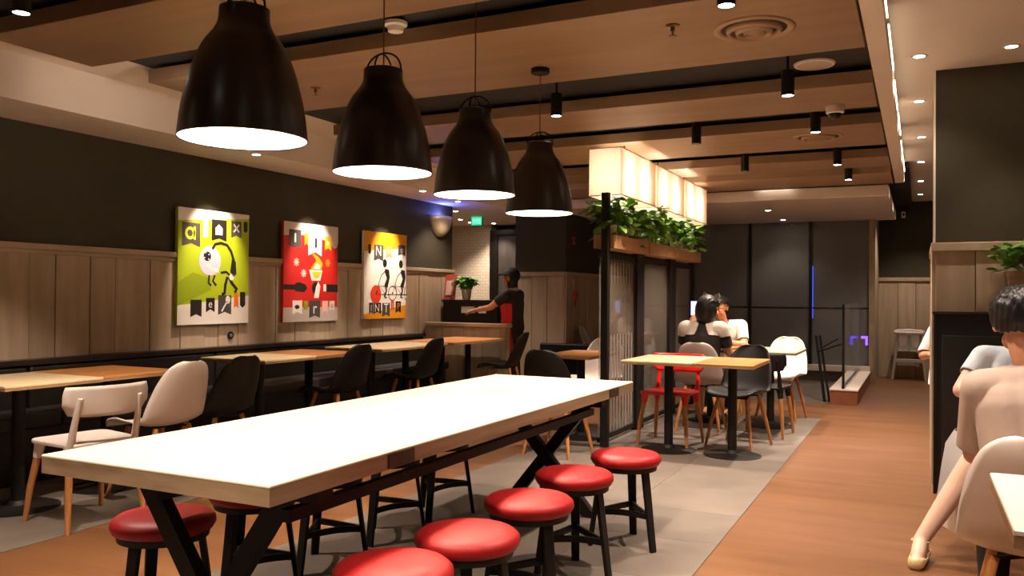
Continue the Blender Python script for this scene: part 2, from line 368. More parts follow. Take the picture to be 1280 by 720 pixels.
def downlight(x, y, z, label, power, group, spot=110, tilt=None, col=WARM, size=.034):
    t = thing('recessed_downlight', label, 'downlight', (x, y, z), group=group)
    MB().lathe([(size, -.004), (size+.016, -.004), (size+.018, 0), (size, 0)], 20, caps=False).build('trim_ring', white, t, smooth=40)
    MB().lathe([(size, -.0025), (size, -.001)], 20).build('lens', dlglow, t)
    light('downlight_light', 'SPOT', (0, 0, -.02), power, col, t, .03, spot, .7, tilt)
    return t
for k, (x, y) in enumerate(((0, 5.93), (0, 7.28), (.02, 8.9), (.02, 10.5), (.02, 12.2), (.02, 13.75))):
    downlight(x, y, 2.81, ['nearest', 'second', 'third', 'fourth', 'fifth', 'farthest'][k]+' small downlight in the row over the brown aisle', (9, 11, 15, 20, 26, 34)[k], 'aisle ceiling downlights')
downlight(.51, 5.93, 2.81, 'single downlight in front of the dark right wall', 14, 'aisle ceiling downlights', 70)
downlight(.35, 3.4, 2.81, 'downlight over the seated man on the right', 42, 'aisle ceiling downlights', 90)
downlight(.45, 1.9, 2.81, 'added unseen downlight over the corner table on the right', 95, 'aisle ceiling downlights', 90)  # added above the view to brighten the white chair's back
downlight(-1.82, 11.55, 2.43, 'left one of two downlights in the white soffit', 5, 'soffit downlights')
downlight(-1.83, 13.0, 2.43, 'right one of two downlights in the white soffit', 5, 'soffit downlights')
for k, (x, y) in enumerate(((-5.26, 9.2), (-5.9, 10.25), (-6.47, 11.4), (-6.57, 11.9), (-6.3, 12.2))):
    downlight(x, y, 2.45, ['nearest', 'second', 'third', 'fourth', 'farthest'][k]+' bright downlight in the far left white ceiling', 26, 'far left ceiling downlights')
# lamps washing the three pictures and the bulkhead row
for k, y in enumerate((5.45, 6.79, 8.12)):
    downlight(-5.11, y, 2.45, 'recessed picture light above the '+('lime green', 'red', 'orange and white')[k]+' picture', 52, 'recessed picture lights', 50, (0, R(31), 0))
# pleated fabric light boxes
fab = bpy.data.materials.new('pleated_fabric'); fab.use_nodes = True; nt = fab.node_tree; nt.nodes.clear()
_o = nt.nodes.new('ShaderNodeOutputMaterial'); _t = nt.nodes.new('ShaderNodeBsdfTranslucent'); _d2 = nt.nodes.new('ShaderNodeBsdfDiffuse'); _mx = nt.nodes.new('ShaderNodeMixShader')
_t.inputs[0].default_value = (.88, .72, .60, 1); _d2.inputs[0].default_value = (.82, .70, .60, 1); _mx.inputs[0].default_value = .4
nt.links.new(_t.outputs[0], _mx.inputs[1]); nt.links.new(_d2.outputs[0], _mx.inputs[2]); nt.links.new(_mx.outputs[0], _o.inputs[0])
def pleats(p, q, z0, z1, nrm, n):
    """zigzag sheet from p to q (xy)"""
    mb = MB(); vs = []; p, q, nrm = Vector(p), Vector(q), Vector(nrm)
    for i in range(n+1):
        c = p.lerp(q, i/n)+nrm*(.0035 if i % 2 else -.0035); vs += [(c.x, c.y, z0), (c.x, c.y, z1)]
    return mb.add(vs, [(2*i, 2*i+2, 2*i+3, 2*i+1) for i in range(n)])
for k, (y0, y1) in enumerate(((6.62, 7.62), (7.68, 8.68), (8.74, 9.72))):
    x0, x1 = -2.51, -2.225; z0, z1 = 2.105, 2.50
    t = thing('pleated_light_box', ['nearest', 'middle', 'farthest'][k]+' glowing pleated fabric light box above the plant shelf', 'lamp', (0, 0, 0), group='pleated light boxes above the plants')
    for nm, a, b, nr, n in (('pleated_panel', (x0, y0), (x1, y0), (0, -1), 40), ('pleated_panel', (x0, y1), (x1, y1), (0, 1), 40), ('pleated_panel', (x0, y0), (x0, y1), (-1, 0), 120), ('pleated_panel', (x1, y0), (x1, y1), (1, 0), 120)):
        pleats(a, b, z0, z1, nr, n).build(nm, fab, t)
    f = MB()
    for z in (z0, z1):
        f.tube([(x0, y0, z), (x1, y0, z), (x1, y1, z), (x0, y1, z)], .006, 6, closed=True)
    f.build('wire_frame', mat('ivory_binding', '#d9c4aa', .7), t)
    MB().tube([((x0+x1)/2, (y0+y1)/2, z1-.1), ((x0+x1)/2, (y0+y1)/2, 2.72 if k == 0 else 2.61)], .006, 8).build('hanging_rod', blackm, t)
    for yy in ((y0+.28), (y1-.28)):
        MB().ball(((x0+x1)/2, yy, 2.27), .035).build('bulb', emit('box_bulb_glow', (1, .84, .64), 14), t, smooth=True)
        light('box_light', 'POINT', ((x0+x1)/2, yy, 2.27), 4, WARM, t, .06)

# ceiling fittings
def vent(x, y, r, label):
    t = thing('air_vent', label, 'air vent', (x, y, 2.6), group='round ceiling air vents')
    m = mat('tan_vent_metal', '#a1866a', .5)
    for r0, r1, dz in ((r, r*.80, -.012), (r*.68, r*.58, -.03), (r*.46, r*.38, -.036), (r*.27, r*.20, -.036)):
        MB().lathe([(r0, 0), (r0, dz*.4), ((r0+r1)/2, dz), (r1, dz*.3), (r1, 0)], 40, caps=False).build('vent_ring', m, t, smooth=True)
    MB().lathe([(r*.15, -.022), (r*.16, 0)], 24).build('vent_hub', m, t)
    MB().lathe([(r*.95, -.001), (r*.95, 0)], 32).build('vent_throat', darkc, t)
vent(-.745, 4.27, .20, 'large round tan air vent in the second ceiling panel')
vent(-.755, 7.35, .20, 'small-looking round tan air vent in a far ceiling panel')
def sprinkler(x, y, label):
    t = thing('sprinkler_head', label, 'sprinkler', (x, y, 2.6), group='fire sprinkler heads')
    m = mat('brass', '#8a6a3c', .35, metal=.8)
    MB().lathe([(.035, 0), (.033, -.006), (.012, -.01), (.01, -.03)], 16).build('escutcheon', m, t, smooth=40)
    MB().lathe([(.004, -.03), (.004, -.05), (.02, -.052), (.02, -.055)], 12).build('deflector', m, t)
sprinkler(-1.10, 4.05, 'small brass sprinkler left of the large round vent')
sprinkler(-3.54, 4.31, 'small brass sprinkler behind the nearest pendant lamp')
sd = thing('smoke_detector', 'round white smoke detector in the dark ceiling gap', 'smoke detector', (-2.50, 3.69, 2.70))
MB().lathe([(.062, 0), (.062, -.018), (.05, -.024)], 24).build('base', whitep, sd, smooth=40)
MB().lathe([(.045, -.024), (.04, -.05), (.015, -.055)], 24).build('sensor_cap', whitep, sd, smooth=40)
sk = thing('ceiling_speaker', 'flat round white speaker in the dark ceiling gap', 'speaker', (-.59, 5.5, 2.72))
MB().lathe([(.125, 0), (.12, -.01), (.105, -.012)], 32).build('rim', whitep, sk, smooth=40)
MB().lathe([(.105, -.012), (.0, -.013)], 32, caps=False).build('grille', mat('pale_grille', '#b9ae9f', .7), sk)
dc = thing('dome_camera', 'small white dome security camera under the ceiling panel', 'camera', (-.53, 6.22, 2.6))
MB().lathe([(.062, 0), (.06, -.05), (.05, -.055)], 24).build('housing', whitep, dc, smooth=40)
MB().ball((0, 0, -.055), (.045, .045, .042)).build('dome', blackw, dc, smooth=True)
tag(MB().box(-1.75, -1.35, 10.34, 10.38, 2.575, 2.60).build('strip_lamp', emit('strip_glow', (1, .9, .75), 1.2)), 'short flat white strip lamp at the edge of the far panel', 'lamp')
MBs = thing('alarm_sensor', 'tiny white sensor at the corner of the far dark wall', 'sensor', (-.22, 14.66, 2.60))
MB().box(-.03, .03, 0, .09, -.05, .05).build('housing', whitep, MBs, bevel=.008); MB().ball((0, -.005, 0), .02).build('lens', blackw, MBs, smooth=True)

# ------------------------------------------------------------------ furniture prototypes
def make_shell(mp):
    t = thing('shell_chair', '', 'chair')
    P = spline([(.235, .425, .185), (.205, .447, .205), (.10, .448, .222), (-.04, .436, .228), (-.135, .450, .228), (-.190, .505, .226), (-.232, .60, .215), (-.272, .70, .192), (-.303, .785, .155), (-.316, .825, .110), (-.320, .840, .06)], 3)
    n = 13; vs = []; k = len(P)
    for i, (y, z, w) in enumerate(P):
        s = i/(k-1)
        for j in range(n):
            u = -1+2*j/(n-1); x = u*w
            seat = max(0, 1-max(0, s-.30)/.25) if s < .55 else 0; back = 1-seat
            lift = (.045*seat*min(1, s/.2))*abs(u)**2.6; wrap = .055*back*abs(u)**2.2*(1-.5*max(0, s-.7)/.3)
            vs.append((x, y+wrap, z+lift))
    fs = [(i*n+j, i*n+j+1, (i+1)*n+j+1, (i+1)*n+j) for i in range(k-1) for j in range(n-1)]
    sh = MB().add(vs, fs).build('shell', mp, t, smooth=True)
    sm = sh.modifiers.new('t', 'SOLIDIFY'); sm.thickness = .009; sm.offset = 0
    fr = MB()
    for a in (1, -1):
        fr.bar((a*.12, .12, .425), (-a*.12, -.13, .425), .02, .012)
    fr.lathe([(.05, .415), (.05, .432)], 12)
    fr.build('under_frame', blackm, t)
    for sx in (1, -1):
        for sy in (1, -1):
            MB().tube([(sx*.12, sy*.12-.01, .43), (sx*.17, sy*.17-.01, .2), (sx*.205, sy*.205-.01, 0)], [.017, .016, .011], 10).build('leg', beech, t, smooth=40)
    return t
def make_square(mp):
    t = thing('bar_back_chair', '', 'chair')
    def outline(w, d, r, n=4):
        pts = []
        for cx, cy, a0 in ((w-r, d-r, 0), (-w+r, d-r, 90), (-w+r, -d+r, 180), (w-r, -d+r, 270)):
            for k in range(n+1): a = R(a0+90*k/n); pts.append((cx+r*math.cos(a), cy+r*math.sin(a)))
        return pts
    MB().prism(outline(.215, .205, .06), .022, lambda u, v, w: (u*(1-.10*max(0, -v/.2)), v, .435+w)).build('seat', mp, t, bevel=.006, smooth=50)
    for sx in (1, -1):
        MB().tube([(sx*.178, -.165, .43), (sx*.176, -.20, .56), (sx*.165, -.235, .70)], [.022, .017, .014], 10).build('back_post', mp, t, smooth=40)
        for sy in (1, -1):
            l = MB().tube([(sx*.178, sy*.160, .37), (sx*.20, sy*.195, .19), (sx*.215, sy*.22, 0)], [.020, .018, .012], 10).build('leg', beech, t, smooth=40)
            MB().tube([(sx*.17, sy*.148, .44), (sx*.175, sy*.153, .41), (sx*.180, sy*.163, .355)], [.034, .027, .022], 10).build('leg_socket', mp, l, smooth=40)
    n = 15; vs = []
    for i in range(9):
        v = i/8
        for j in range(n):
            u = -1+2*j/(n-1); hw = (.235*(.86+.14*min(1, v/.35))) if v < .35 else .235-.012*max(0, v-.8)/.2
            vs.append((u*hw, -.250+.07*u*u-.015*v, .600+.160*v+(.012*abs(u)**4)*(1 if v < .3 else 0)))
    b = MB().add(vs, [(i*n+j, i*n+j+1, (i+1)*n+j+1, (i+1)*n+j) for i in range(8) for j in range(n-1)]).build('backrest', mp, t, smooth=True)
    sm = b.modifiers.new('t', 'SOLIDIFY'); sm.thickness = .016; sm.offset = 0
    return t
def make_stool():
    t = thing('round_stool', '', 'stool')
    MB().lathe([(.02, .405), (.15, .405), (.168, .412), (.178, .43), (.176, .448), (.16, .462), (.12, .470), (.06, .4735), (.001, .474)], 36, caps=False).build('seat_cushion', redl, t, smooth=True)
    MB().lathe([(.145, .385), (.155, .385), (.158, .406), (.145, .406)], 32).build('seat_ring', blackm, t, smooth=40)
    A = [R(a) for a in (95, 215, 335)]
    for a in A:
        c, s = math.cos(a), math.sin(a)
        MB().bar((.128*c, .128*s, .40), (.185*c, .185*s, 0), .046, .018, up=(c, s, .3), w2=.036).build('leg', blackm, t, bevel=.003)
    for i in range(3):
        a, b = A[i], A[(i+1) % 3]; rr = .163
        p, q = Vector((rr*math.cos(a), rr*math.sin(a), .17)), Vector((rr*math.cos(b), rr*math.sin(b), .17)); m_ = (p+q)/2*.62; m_.z = .185
        pts = [p*(1-u)**2+m_*2*u*(1-u)+q*u*u for u in [k/8 for k in range(9)]]
        mb = MB()
        for k in range(8): mb.bar(pts[k], pts[k+1], .012, .028)
        mb.build('stretcher', blackm, t)
    return t
def make_table(w, d, mtop, two=False):
    """pedestal table w (x) by d (y)"""
    t = thing('pedestal_table', '', 'table')
    o = MB().box(-w/2+.001, w/2-.001, -d/2+.001, d/2-.001, .735, .75).build('table_top', mtop, t, bevel=.003, seg=1)
    MB().box(-w/2+.002, w/2-.002, -d/2+.002, d/2-.002, .721, .735).build('top_edge', edgew, t)
    MB().box(-.16, .16, -.16, .16, .712, .721).build('mounting_plate', blackm, t)
    MB().lathe([(.036, .02), (.036, .712)], 20).build('column', blackm, t, smooth=40)
    MB().lathe([(.225, 0), (.225, .008), (.20, .016), (.06, .026), (.045, .05)], 36).build('base_disc', blackm, t, smooth=40)
    return t

# ------------------------------------------------------------------ long table
X0, X1, Y0, Y1 = -2.435, -1.52, 1.683, 4.765
LT = thing('long_table', 'long pale wooden communal table under the black pendant lamps', 'table', (-1.977, 3.22, 0))
def lt(mb, nm, m, **k):
    o = mb.build(nm, m, LT, **k); o.location = (1.977, -3.22, 0); return o
lt(MB().box(X0, X1, Y0, Y1, .742, .75), 'table_top', mat('pale_laminate', '#e3d6bd', .38, col2='#dccdb0', scale=2, stretch=(5, .4, 1)), bevel=.002, seg=1)
lt(MB().box(X0+.001, X1-.001, Y0+.001, Y1-.001, .693, .742), 'table_edge', mat('worn_oak_edge', '#967d60', .55, col2='#775f45', scale=5, stretch=(1, .35, 6)))
for y in (2.30, 4.42): lt(MB().box(X1-.002, X1+.0035, y-.075, y+.075, .696, .741), 'edge_plate', mat('dark_plate', '#3a2c22', .4, metal=.4))
for y, (a0, a1, b0, b1) in ((2.0, (-2.38, -1.88, -1.74, -2.22)), (4.45, (-2.26, -1.66, -1.67, -2.22))):
    lt(MB().bar((X0+.07, y, .655), (X1-.07, y, .655), .07, .05), 'top_bar', blackm)
    lt(MB().bar((a0, y, .69), (a1, y, 0.0), .065, .045, up=(0, 1, 0)), 'cross_leg', blackm)
    lt(MB().bar((b0, y+.05, .69), (b1, y+.05, 0.0), .065, .045, up=(0, 1, 0)), 'cross_leg', blackm)
lt(MB().box(-1.72, -1.685, 1.95, 4.55, .568, .606), 'long_rail', blackm)
lt(MB().box(-2.27, -2.235, 1.95, 4.55, .568, .606), 'long_rail', blackm)

st = make_stool(); G = 'round red stools at the long table'
for k, (x, y) in enumerate(((-1.385, 2.06), (-1.36, 2.46), (-1.375, 2.985), (-1.395, 3.515), (-1.33, 4.055))):
    place(st, (x, y, 0), R((0, 25, -8, 14, 0)[k]), 'red leather stool on the aisle side of the table, '+['nearest', 'second', 'middle', 'fourth', 'farthest'][k]+' of five', G)
place(st, (-2.42, 2.14, 0), R(60), 'red leather stool in shade behind the near table end, on the wall side', G)
for k, y in enumerate((2.62, 3.1, 3.6, 4.12)):
    place(st, (-2.45, y, 0), R((60, 52, 58, 64)[k]), 'red stool hidden behind the table edge, legs showing, '+['nearest', 'second', 'third', 'farthest'][k]+' of four', G)

# ------------------------------------------------------------------ wall bench, wall tables and their chairs
bn = thing('wall_bench', 'long black upholstered bench along the boarded wall', 'bench', (-5.38, 4.5, 0))
def bp(mb, nm, m, **k): o = mb.build(nm, m, bn, **k); o.location = (5.38, -4.5, 0); return o
bp(MB().box(XW+.025, -5.22, .3, 8.85, 0, .36), 'bench_base', blackw)
k = 0; y = .3
while y < 8.8:
    y2 = min(y+1.71, 8.85)
    bp(MB().box(XW+.12, -5.16, y+.004, y2-.004, .36, .455), 'seat_cushion', mat('charcoal_leather', '#3a332e', .5, var=.2, scale=20), bevel=.02, seg=3)
    bp(MB().box(XW+.025, XW+.13, y+.004, y2-.004, .40, .745), 'back_cushion', blackl, bevel=.025, seg=3)
    y = y2
bp(MB().box(XW+.02, XW+.15, .3, 8.86, .745, .785), 'back_rail', mat('black_stained_wood', '#241c17', .3), bevel=.006)
for k in range(5): bp(MB().lathe([(.014, .0), (.011, .006)], 12, (XW+.085, 1.9+k*1.71, .785)), 'stud', chrome)
Wt = .67; TG = 'pedestal tables along the wall bench'
ta = make_table(Wt, .6, lighttop); tb = make_table(Wt, .6, orangetop)
place(ta, (-4.69, 3.10, 0), 0, 'pale-topped table in front of the wall bench, at the left edge', TG)
place(tb, (-4.71, 3.70, 0), 0, 'orange wood table next to the pale one at the left edge', TG)
place(ta, (-4.765, 5.145, 0), 0, 'pale-topped wall table behind the first black chair, under the red picture', TG)
place(tb, (-4.765, 5.75, 0), 0, 'orange wood wall table in the middle of the row, below the red picture', TG)
place(ta, (-4.80, 6.72, 0), 0, 'pale-topped wall table between two black chairs, mostly hidden, third pair', TG)
place(ta, (-4.80, 7.325, 0), 0, 'pale-topped wall table below the orange and white picture', TG)
place(tb, (-4.78, 8.02, 0), 0, 'left orange wood table of the farthest pair along the bench', TG)
place(tb, (-4.78, 8.625, 0), 0, 'right orange wood table of the farthest pair, beside the half wall', TG)
sqw, sqr, sqb = make_square(whitep), make_square(redp), make_square(blackp)
shw, shb, shg = make_shell(whitep), make_shell(blackp), make_shell(greyp)
CG = 'chairs facing the wall bench'
place(sqw, (-4.12, 3.11, 0), R(82), 'white bar-back chair with beech legs at the left edge table', CG)
place(shw, (-4.27, 3.72, 0), R(88), 'white shell chair beside the white bar-back chair on the left', CG)
place(shb, (-4.31, 4.22, 0), R(90), 'black shell chair next to the white shell chair, nearest of the black row', CG)
place(shb, (-4.45, 5.72, 0), R(86), 'second black shell chair in the row by the wall tables', CG)
place(shb, (-4.50, 7.00, 0), R(90), 'third black shell chair, in front of the table below the orange and white picture', CG)
place(shb, (-4.33, 8.62, 0), R(98), 'farthest black shell chair by the wall, beside the worker', CG)

# ------------------------------------------------------------------ small tables beyond the long table
RG = 'pedestal tables by the plant partition'
tc_, td_ = make_table(.57, .78, lighttop), make_table(.46, .78, orangetop)
place(tc_, (-1.84, 6.72, 0), 0, 'pale-topped half of the joined tables in front of the red chair', RG)
place(td_, (-1.325, 6.72, 0), 0, 'orange wood half of the joined tables, its round black base on the grey floor', RG)
place(td_, (-2.70, 6.95, 0), 0, 'orange wood table left of the partition post, beyond the long table', RG)
place(tc_, (-1.30, 8.45, 0), 0, 'small pale table in front of the far white shell chair', RG)
place(td_, (-1.90, 8.52, 0), 0, 'small table between the two far diners', RG)
place(td_, (-3.55, 11.2, 0), 0, 'far orange wood table seen past the partition post', RG)
CG2 = 'chairs by the plant partition'
place(sqr, (-1.90, 7.0, 0), R(176), 'bright red bar-back chair tucked under the pale table', CG2)
place(shg, (-1.84, 7.86, 0), R(4), 'grey shell chair the woman in black sits on', CG2)
place(shb, (-1.37, 7.20, 0), R(166), 'black shell chair behind the orange half of the joined tables', CG2)
place(sqb, (-1.27, 7.90, 0), R(-4), 'black bar-back chair between the black shell chair and the far white one', CG2)
place(shw, (-1.28, 9.00, 0), R(172), 'white shell chair at the small pale far table by the aisle', CG2)
place(shw, (-1.88, 9.22, 0), R(178), 'white shell chair under the far man in the white shirt', CG2)
place(shb, (-2.58, 6.16, 0), R(-6), 'black shell chair behind the far end of the long table', CG2)
place(shw, (-2.80, 7.62, 0), R(180), 'white shell chair left of the partition post', CG2)
place(shg, (-4.06, 11.2, 0), R(-84), 'far grey shell chair by the boarded column', CG2)

# ------------------------------------------------------------------ plant partition
pt = thing('glass_partition', 'black post partition with glass panes below the plant shelf', 'partition', (-2.41, 6.8, 0))
def pp(mb, nm, m, **k): o = mb.build(nm, m, pt, **k); o.location = (2.41, -6.8, 0); return o
posts = ((6.55, 6.61, 2.12), (7.56, 7.67, 1.66), (7.67, 7.78, 1.66), (8.70, 8.82, 1.66), (8.82, 8.94, 1.66), (9.73, 9.79, 2.12))
for a, b, z in posts: pp(MB().box(-2.435+.06*(b < 7), -2.375+.06*(b < 7), a, b, 0, z), 'post', blackm, bevel=.003, seg=1)
for a, b in ((6.61, 7.56), (7.78, 8.70), (8.94, 9.73)):
    pp(MB().box(-2.425, -2.395, a, b, .03, .07), 'bottom_rail', blackm); pp(MB().box(-2.425, -2.395, a, b, 1.58, 1.63), 'top_rail', blackm)
    pp(MB().box(-2.413, -2.407, a, b, .07, 1.58), 'pane', glass('smoked_glass', (.30, .27, .22), .05, .30))
    n = int((b-a)/.085)
    for k in range(n):
        y = a+.03+k*(b-a-.05)/n
        if a < 7: pp(MB().box(-2.406, -2.403, y, y+.035, .08, .92), 'frosted_stripe', mat('frosted_stripe', '#8f857a', .7))
        if a < 7: pp(MB().box(-2.406, -2.403, y, y+.035, 1.36, 1.56), 'frosted_stripe', mat('frosted_stripe_dim', '#6d6256', .7))
PB = ((6.62, 7.62), (7.68, 8.66), (8.72, 9.72))
for k, (a, b) in enumerate(PB):
    t = thing('planter_box', ['nearest', 'middle', 'farthest'][k]+' wooden planter tray on the partition holding green plants', 'planter', (-2.378, (a+b)/2, 1.66), group='planter trays on the partition')
    L = (b-a)/2
    MB().box(-.085, .085, -L, L, 0, .012).build('tray_floor', planterm, t)
    for nm, x0_, x1_, y0_, y1_ in (('side_board', -.09, -.075, -L, L), ('side_board', .075, .09, -L, L), ('end_board', -.075, .075, -L, -L+.015), ('end_board', -.075, .075, L-.015, L)):
        MB().box(x0_, x1_, y0_, y1_, 0, .115).build(nm, planterm, t, bevel=.003, seg=1)
def leaf(mb, p, d, size, droop, rnd):
    d = Vector(d).normalized(); u = d.cross(Vector((0, 0, 1)))
    u = u.normalized() if u.length > 1e-3 else Vector((1, 0, 0))
    u = (u+Vector((0, 0, rnd.uniform(-.6, .6)))).normalized(); n = u.cross(d); p = Vector(p)
    def q(s, w): return p+d*(s*size)+u*(w*size)+n*(-.18*abs(w)*size)+Vector((0, 0, -droop*s*s*size))
    mb.add([q(0, 0), q(.25, .30), q(.25, 0), q(.25, -.30), q(.62, .27), q(.62, 0), q(.62, -.27), q(1, 0)],
           [(0, 2, 1), (0, 3, 2), (1, 2, 5, 4), (2, 3, 6, 5), (4, 5, 7), (5, 6, 7)])
def make_plant(seed, nstem, spread, height, size, trail, potr=.055, poth=.12, m=None, potmat=None):
    rnd = random.Random(seed); t = thing('potted_plant', '', 'plant')
    pm = potmat or potm
    MB().lathe([(potr*.75, 0), (potr, poth), (potr*.92, poth), (potr*.88, poth-.012), (.002, poth-.013)], 20, caps=False).build('pot', pm, t, smooth=40)
    MB().lathe([(potr*.88, poth-.015), (potr*.5, poth-.006), (.002, poth-.004)], 16, caps=False).build('soil', mat('soil', '#2a1d14', .9), t)
    st_ = MB(); lf = MB()
    for i in range(nstem):
        a = rnd.uniform(0, 2*math.pi); e = rnd.uniform(.15, 1.0)*spread; h = height*rnd.uniform(.45, 1)
        dr = -rnd.uniform(0, trail)
        p0 = Vector((0, 0, poth-.01)); p1 = Vector((math.cos(a)*e*.5, math.sin(a)*e*.5, poth+h)); p2 = Vector((math.cos(a)*e, math.sin(a)*e, poth+h*.75+dr))
        pts = [p0*(1-u)**2+p1*2*u*(1-u)+p2*u*u for u in (0, .2, .4, .6, .8, 1)]
        st_.tube(pts, .0022, 4)
        for j in range(1, 6):
            for _ in range(2):
                aa = a+rnd.uniform(-1.6, 1.6)
                leaf(lf, pts[j], (math.cos(aa), math.sin(aa), rnd.uniform(-.3, .7)), size*rnd.uniform(.65, 1.15), rnd.uniform(.1, .6), rnd)
    st_.build('stems', leafm, t); f = lf.build('foliage', m or leafm, t); f['kind'] = 'stuff'
    return t
ords = ['first', 'second', 'third', 'fourth', 'fifth', 'sixth', 'last']
for k, y in enumerate((6.75, 7.10, 7.44, 7.88, 8.35, 8.95, 9.45)):
    p = make_plant(20+k, 36, .22, .34, .105, .26, .07, .19)
    p.location = (-2.378, y, 1.673); p['label'] = 'bushy green plant in the planter trays, %s from the near end' % ords[k]; p['group'] = 'plants on the partition'

# ------------------------------------------------------------------ pictures
def text_mesh(ch, size):
    cu = bpy.data.curves.new('t', 'FONT'); cu.body = ch; cu.size = size; cu.align_x = 'CENTER'; cu.align_y = 'CENTER'
    o = bpy.data.objects.new('t', cu); C.objects.link(o); dg = bpy.context.evaluated_depsgraph_get()
    me = bpy.data.meshes.new_from_object(o.evaluated_get(dg)); vs = [v.co.copy() for v in me.vertices]; fs = [tuple(p.vertices) for p in me.polygons]
    bpy.data.objects.remove(o); bpy.data.curves.remove(cu); bpy.data.meshes.remove(me); return vs, fs
class Art:
    def __init__(s, name, label, y0, y1, z0, z1, bg):
        s.w, s.h = y1-y0, z1-z0; s.out = []
        s.t = thing(name, label, 'picture', (XW, y0, z0), group='pictures on the left wall')
        MB().box(.02, .055, 0, s.w, 0, s.h).build('canvas', mat('canvas_'+bg, bg, .55), s.t, bevel=.002, seg=1)
        MB().box(.0, .02, .03, s.w-.03, .03, s.h-.03).build('stretcher', blackw, s.t)
    def mesh(s, col):
        mb = MB(); s.out.append((mb, col)); return mb
    def shape(s, poly, col, layer=0, mb=None):
        """poly in metres on the canvas (u right, v up)"""
        (mb or s.mesh(col)).prism(poly, .0006, lambda u, v, w: (.0553+.0007*layer+w, u, v)); return s
    def r(s, u0, u1, v0, v1, col, layer=0): return s.shape([(u0*s.w, v0*s.h), (u1*s.w, v0*s.h), (u1*s.w, v1*s.h), (u0*s.w, v1*s.h)], col, layer)
    def poly(s, pts, col, layer=0): return s.shape([(u*s.w, v*s.h) for u, v in pts], col, layer)
    def flag(s, u0, u1, v0, v1, col, layer=1, up=.025):
        return s.poly([(u0, v0), ((u0+u1)/2, v0+up), (u1, v0), (u1, v1), (u0, v1)], col, layer)
    def disc(s, u, v, r_, col, layer=1, sy=1, n=28): return s.shape([(u*s.w+r_*math.cos(2*math.pi*k/n), v*s.h+sy*r_*math.sin(2*math.pi*k/n)) for k in range(n)], col, layer)
    def stroke(s, pts, w, col, layer=2):
        P = [Vector((u*s.w, v*s.h)) for u, v in pts]; L, Q = [], []
        for i, p in enumerate(P):
            d = (P[min(i+1, len(P)-1)]-P[max(i-1, 0)]).normalized(); q = Vector((-d.y, d.x))*w/2; L.append(p+q); Q.append(p-q)
        n = len(P); x = .0553+.0007*layer
        s.mesh(col).add([(x+dx, p.x, p.y) for dx in (0, .0006) for p in L+Q],
            [f for i in range(n-1) for f in ((2*n+i, 2*n+i+1, 3*n+i+1, 3*n+i), (i, n+i, n+i+1, i+1), (i, i+1, 2*n+i+1, 2*n+i), (n+i, 3*n+i, 3*n+i+1, n+i+1))])
        return s
    def ring(s, u, v, r_, w, col, layer=2, n=24):
        c = Vector((u*s.w, v*s.h)); x = .0559+.0007*layer
        s.mesh(col).add([(x, c.x+q*math.cos(2*math.pi*k/n), c.y+q*math.sin(2*math.pi*k/n)) for q in (r_, r_-w) for k in range(n)], [(k, (k+1) % n, n+(k+1) % n, n+k) for k in range(n)])
        return s
    def text(s, ch, u, v, size, col, layer=2):
        vs, fs = text_mesh(ch, size); s.mesh(col).add([(.0560+.0007*layer, u*s.w+p.x, v*s.h+p.y) for p in vs], fs); return s
    def done(s):
        for mb, col in s.out: mb.build('printed_shape', mat('print_'+col, col, .5), s.t)
DK, GY, WH = '#1d1a18', '#4a443f', '#ece4da'
a = Art('canvas_picture', 'lime green picture with a round white figure and dark pennants', 5.063, 5.89, .985, 1.985, '#a9bd16')
a.poly([(0, .885), (.45, .92), (1, .965), (1, 1), (0, 1)], WH).poly([(0, 0), (1, 0), (1, .255), (0, .165)], WH)
a.poly([(0, .36), (.2, .45), (.45, .40), (.45, .30), (0, .165)], '#8fa312')
a.poly([(.33, .76), (.40, .76), (.40, .95), (.33, .95)], WH, 1)
a.flag(.05, .29, .67, .875, GY, 1, .03).flag(.45, .66, .735, .925, DK).flag(.73, .88, .775, .93, GY).flag(.915, .975, .85, .935, DK, 1, -.02)
a.ring(.155, .785, .055, .026, '#d6df2c').stroke([(.215, .73), (.215, .845)], .024, '#d6df2c').stroke([(.765, .83), (.845, .90)], .016, WH).stroke([(.765, .90), (.845, .83)], .016, WH).poly([(.50, .79), (.60, .79), (.60, .85), (.55, .885), (.50, .85)], WH, 2).stroke([(.55, .79), (.55, .88)], .008, DK, 3)
a.flag(.17, .32, .065, .215, DK).flag(.38, .50, .105, .23, DK).flag(.55, .74, .08, .255, GY).flag(.78, .845, .135, .275, '#e0701c').flag(.87, .95, .165, .285, DK, 1, -.025)
a.text('e', .44, .175, .10, WH).stroke([(.60, .11), (.68, .20)], .016, WH).disc(.69, .215, .028, WH, 2, 1.3)
a.disc(.43, .555, .125, '#cfc8d8', 1, 1.05).disc(.39, .595, .042, DK, 2).stroke([(.38, .52), (.46, .485), (.55, .47)], .035, WH, 2)
for k in range(18): a.disc(.43+.12*math.cos(k*2.4)*(k/18)**.5, .555+.10*math.sin(k*2.4)*(k/18)**.5, .007, WH, 3, 1, 8)
a.stroke([(.46, .66), (.50, .705), (.58, .72), (.67, .705), (.73, .65), (.77, .57), (.79, .50)], .026, DK, 2).poly([(.74, .58), (.80, .56), (.81, .45), (.76, .42), (.72, .47)], DK, 3)
a.stroke([(.58, .455), (.66, .465), (.74, .42)], .02, DK).stroke([(.68, .42), (.65, .35), (.64, .27), (.60, .265)], .03, DK).stroke([(.70, .42), (.75, .36), (.82, .31), (.79, .28)], .03, DK).disc(.74, .42, .03, WH, 3)
a.stroke([(.42, .43), (.41, .36), (.45, .34)], .02, DK).stroke([(.50, .43), (.47, .38), (.52, .34)], .02, DK).done()
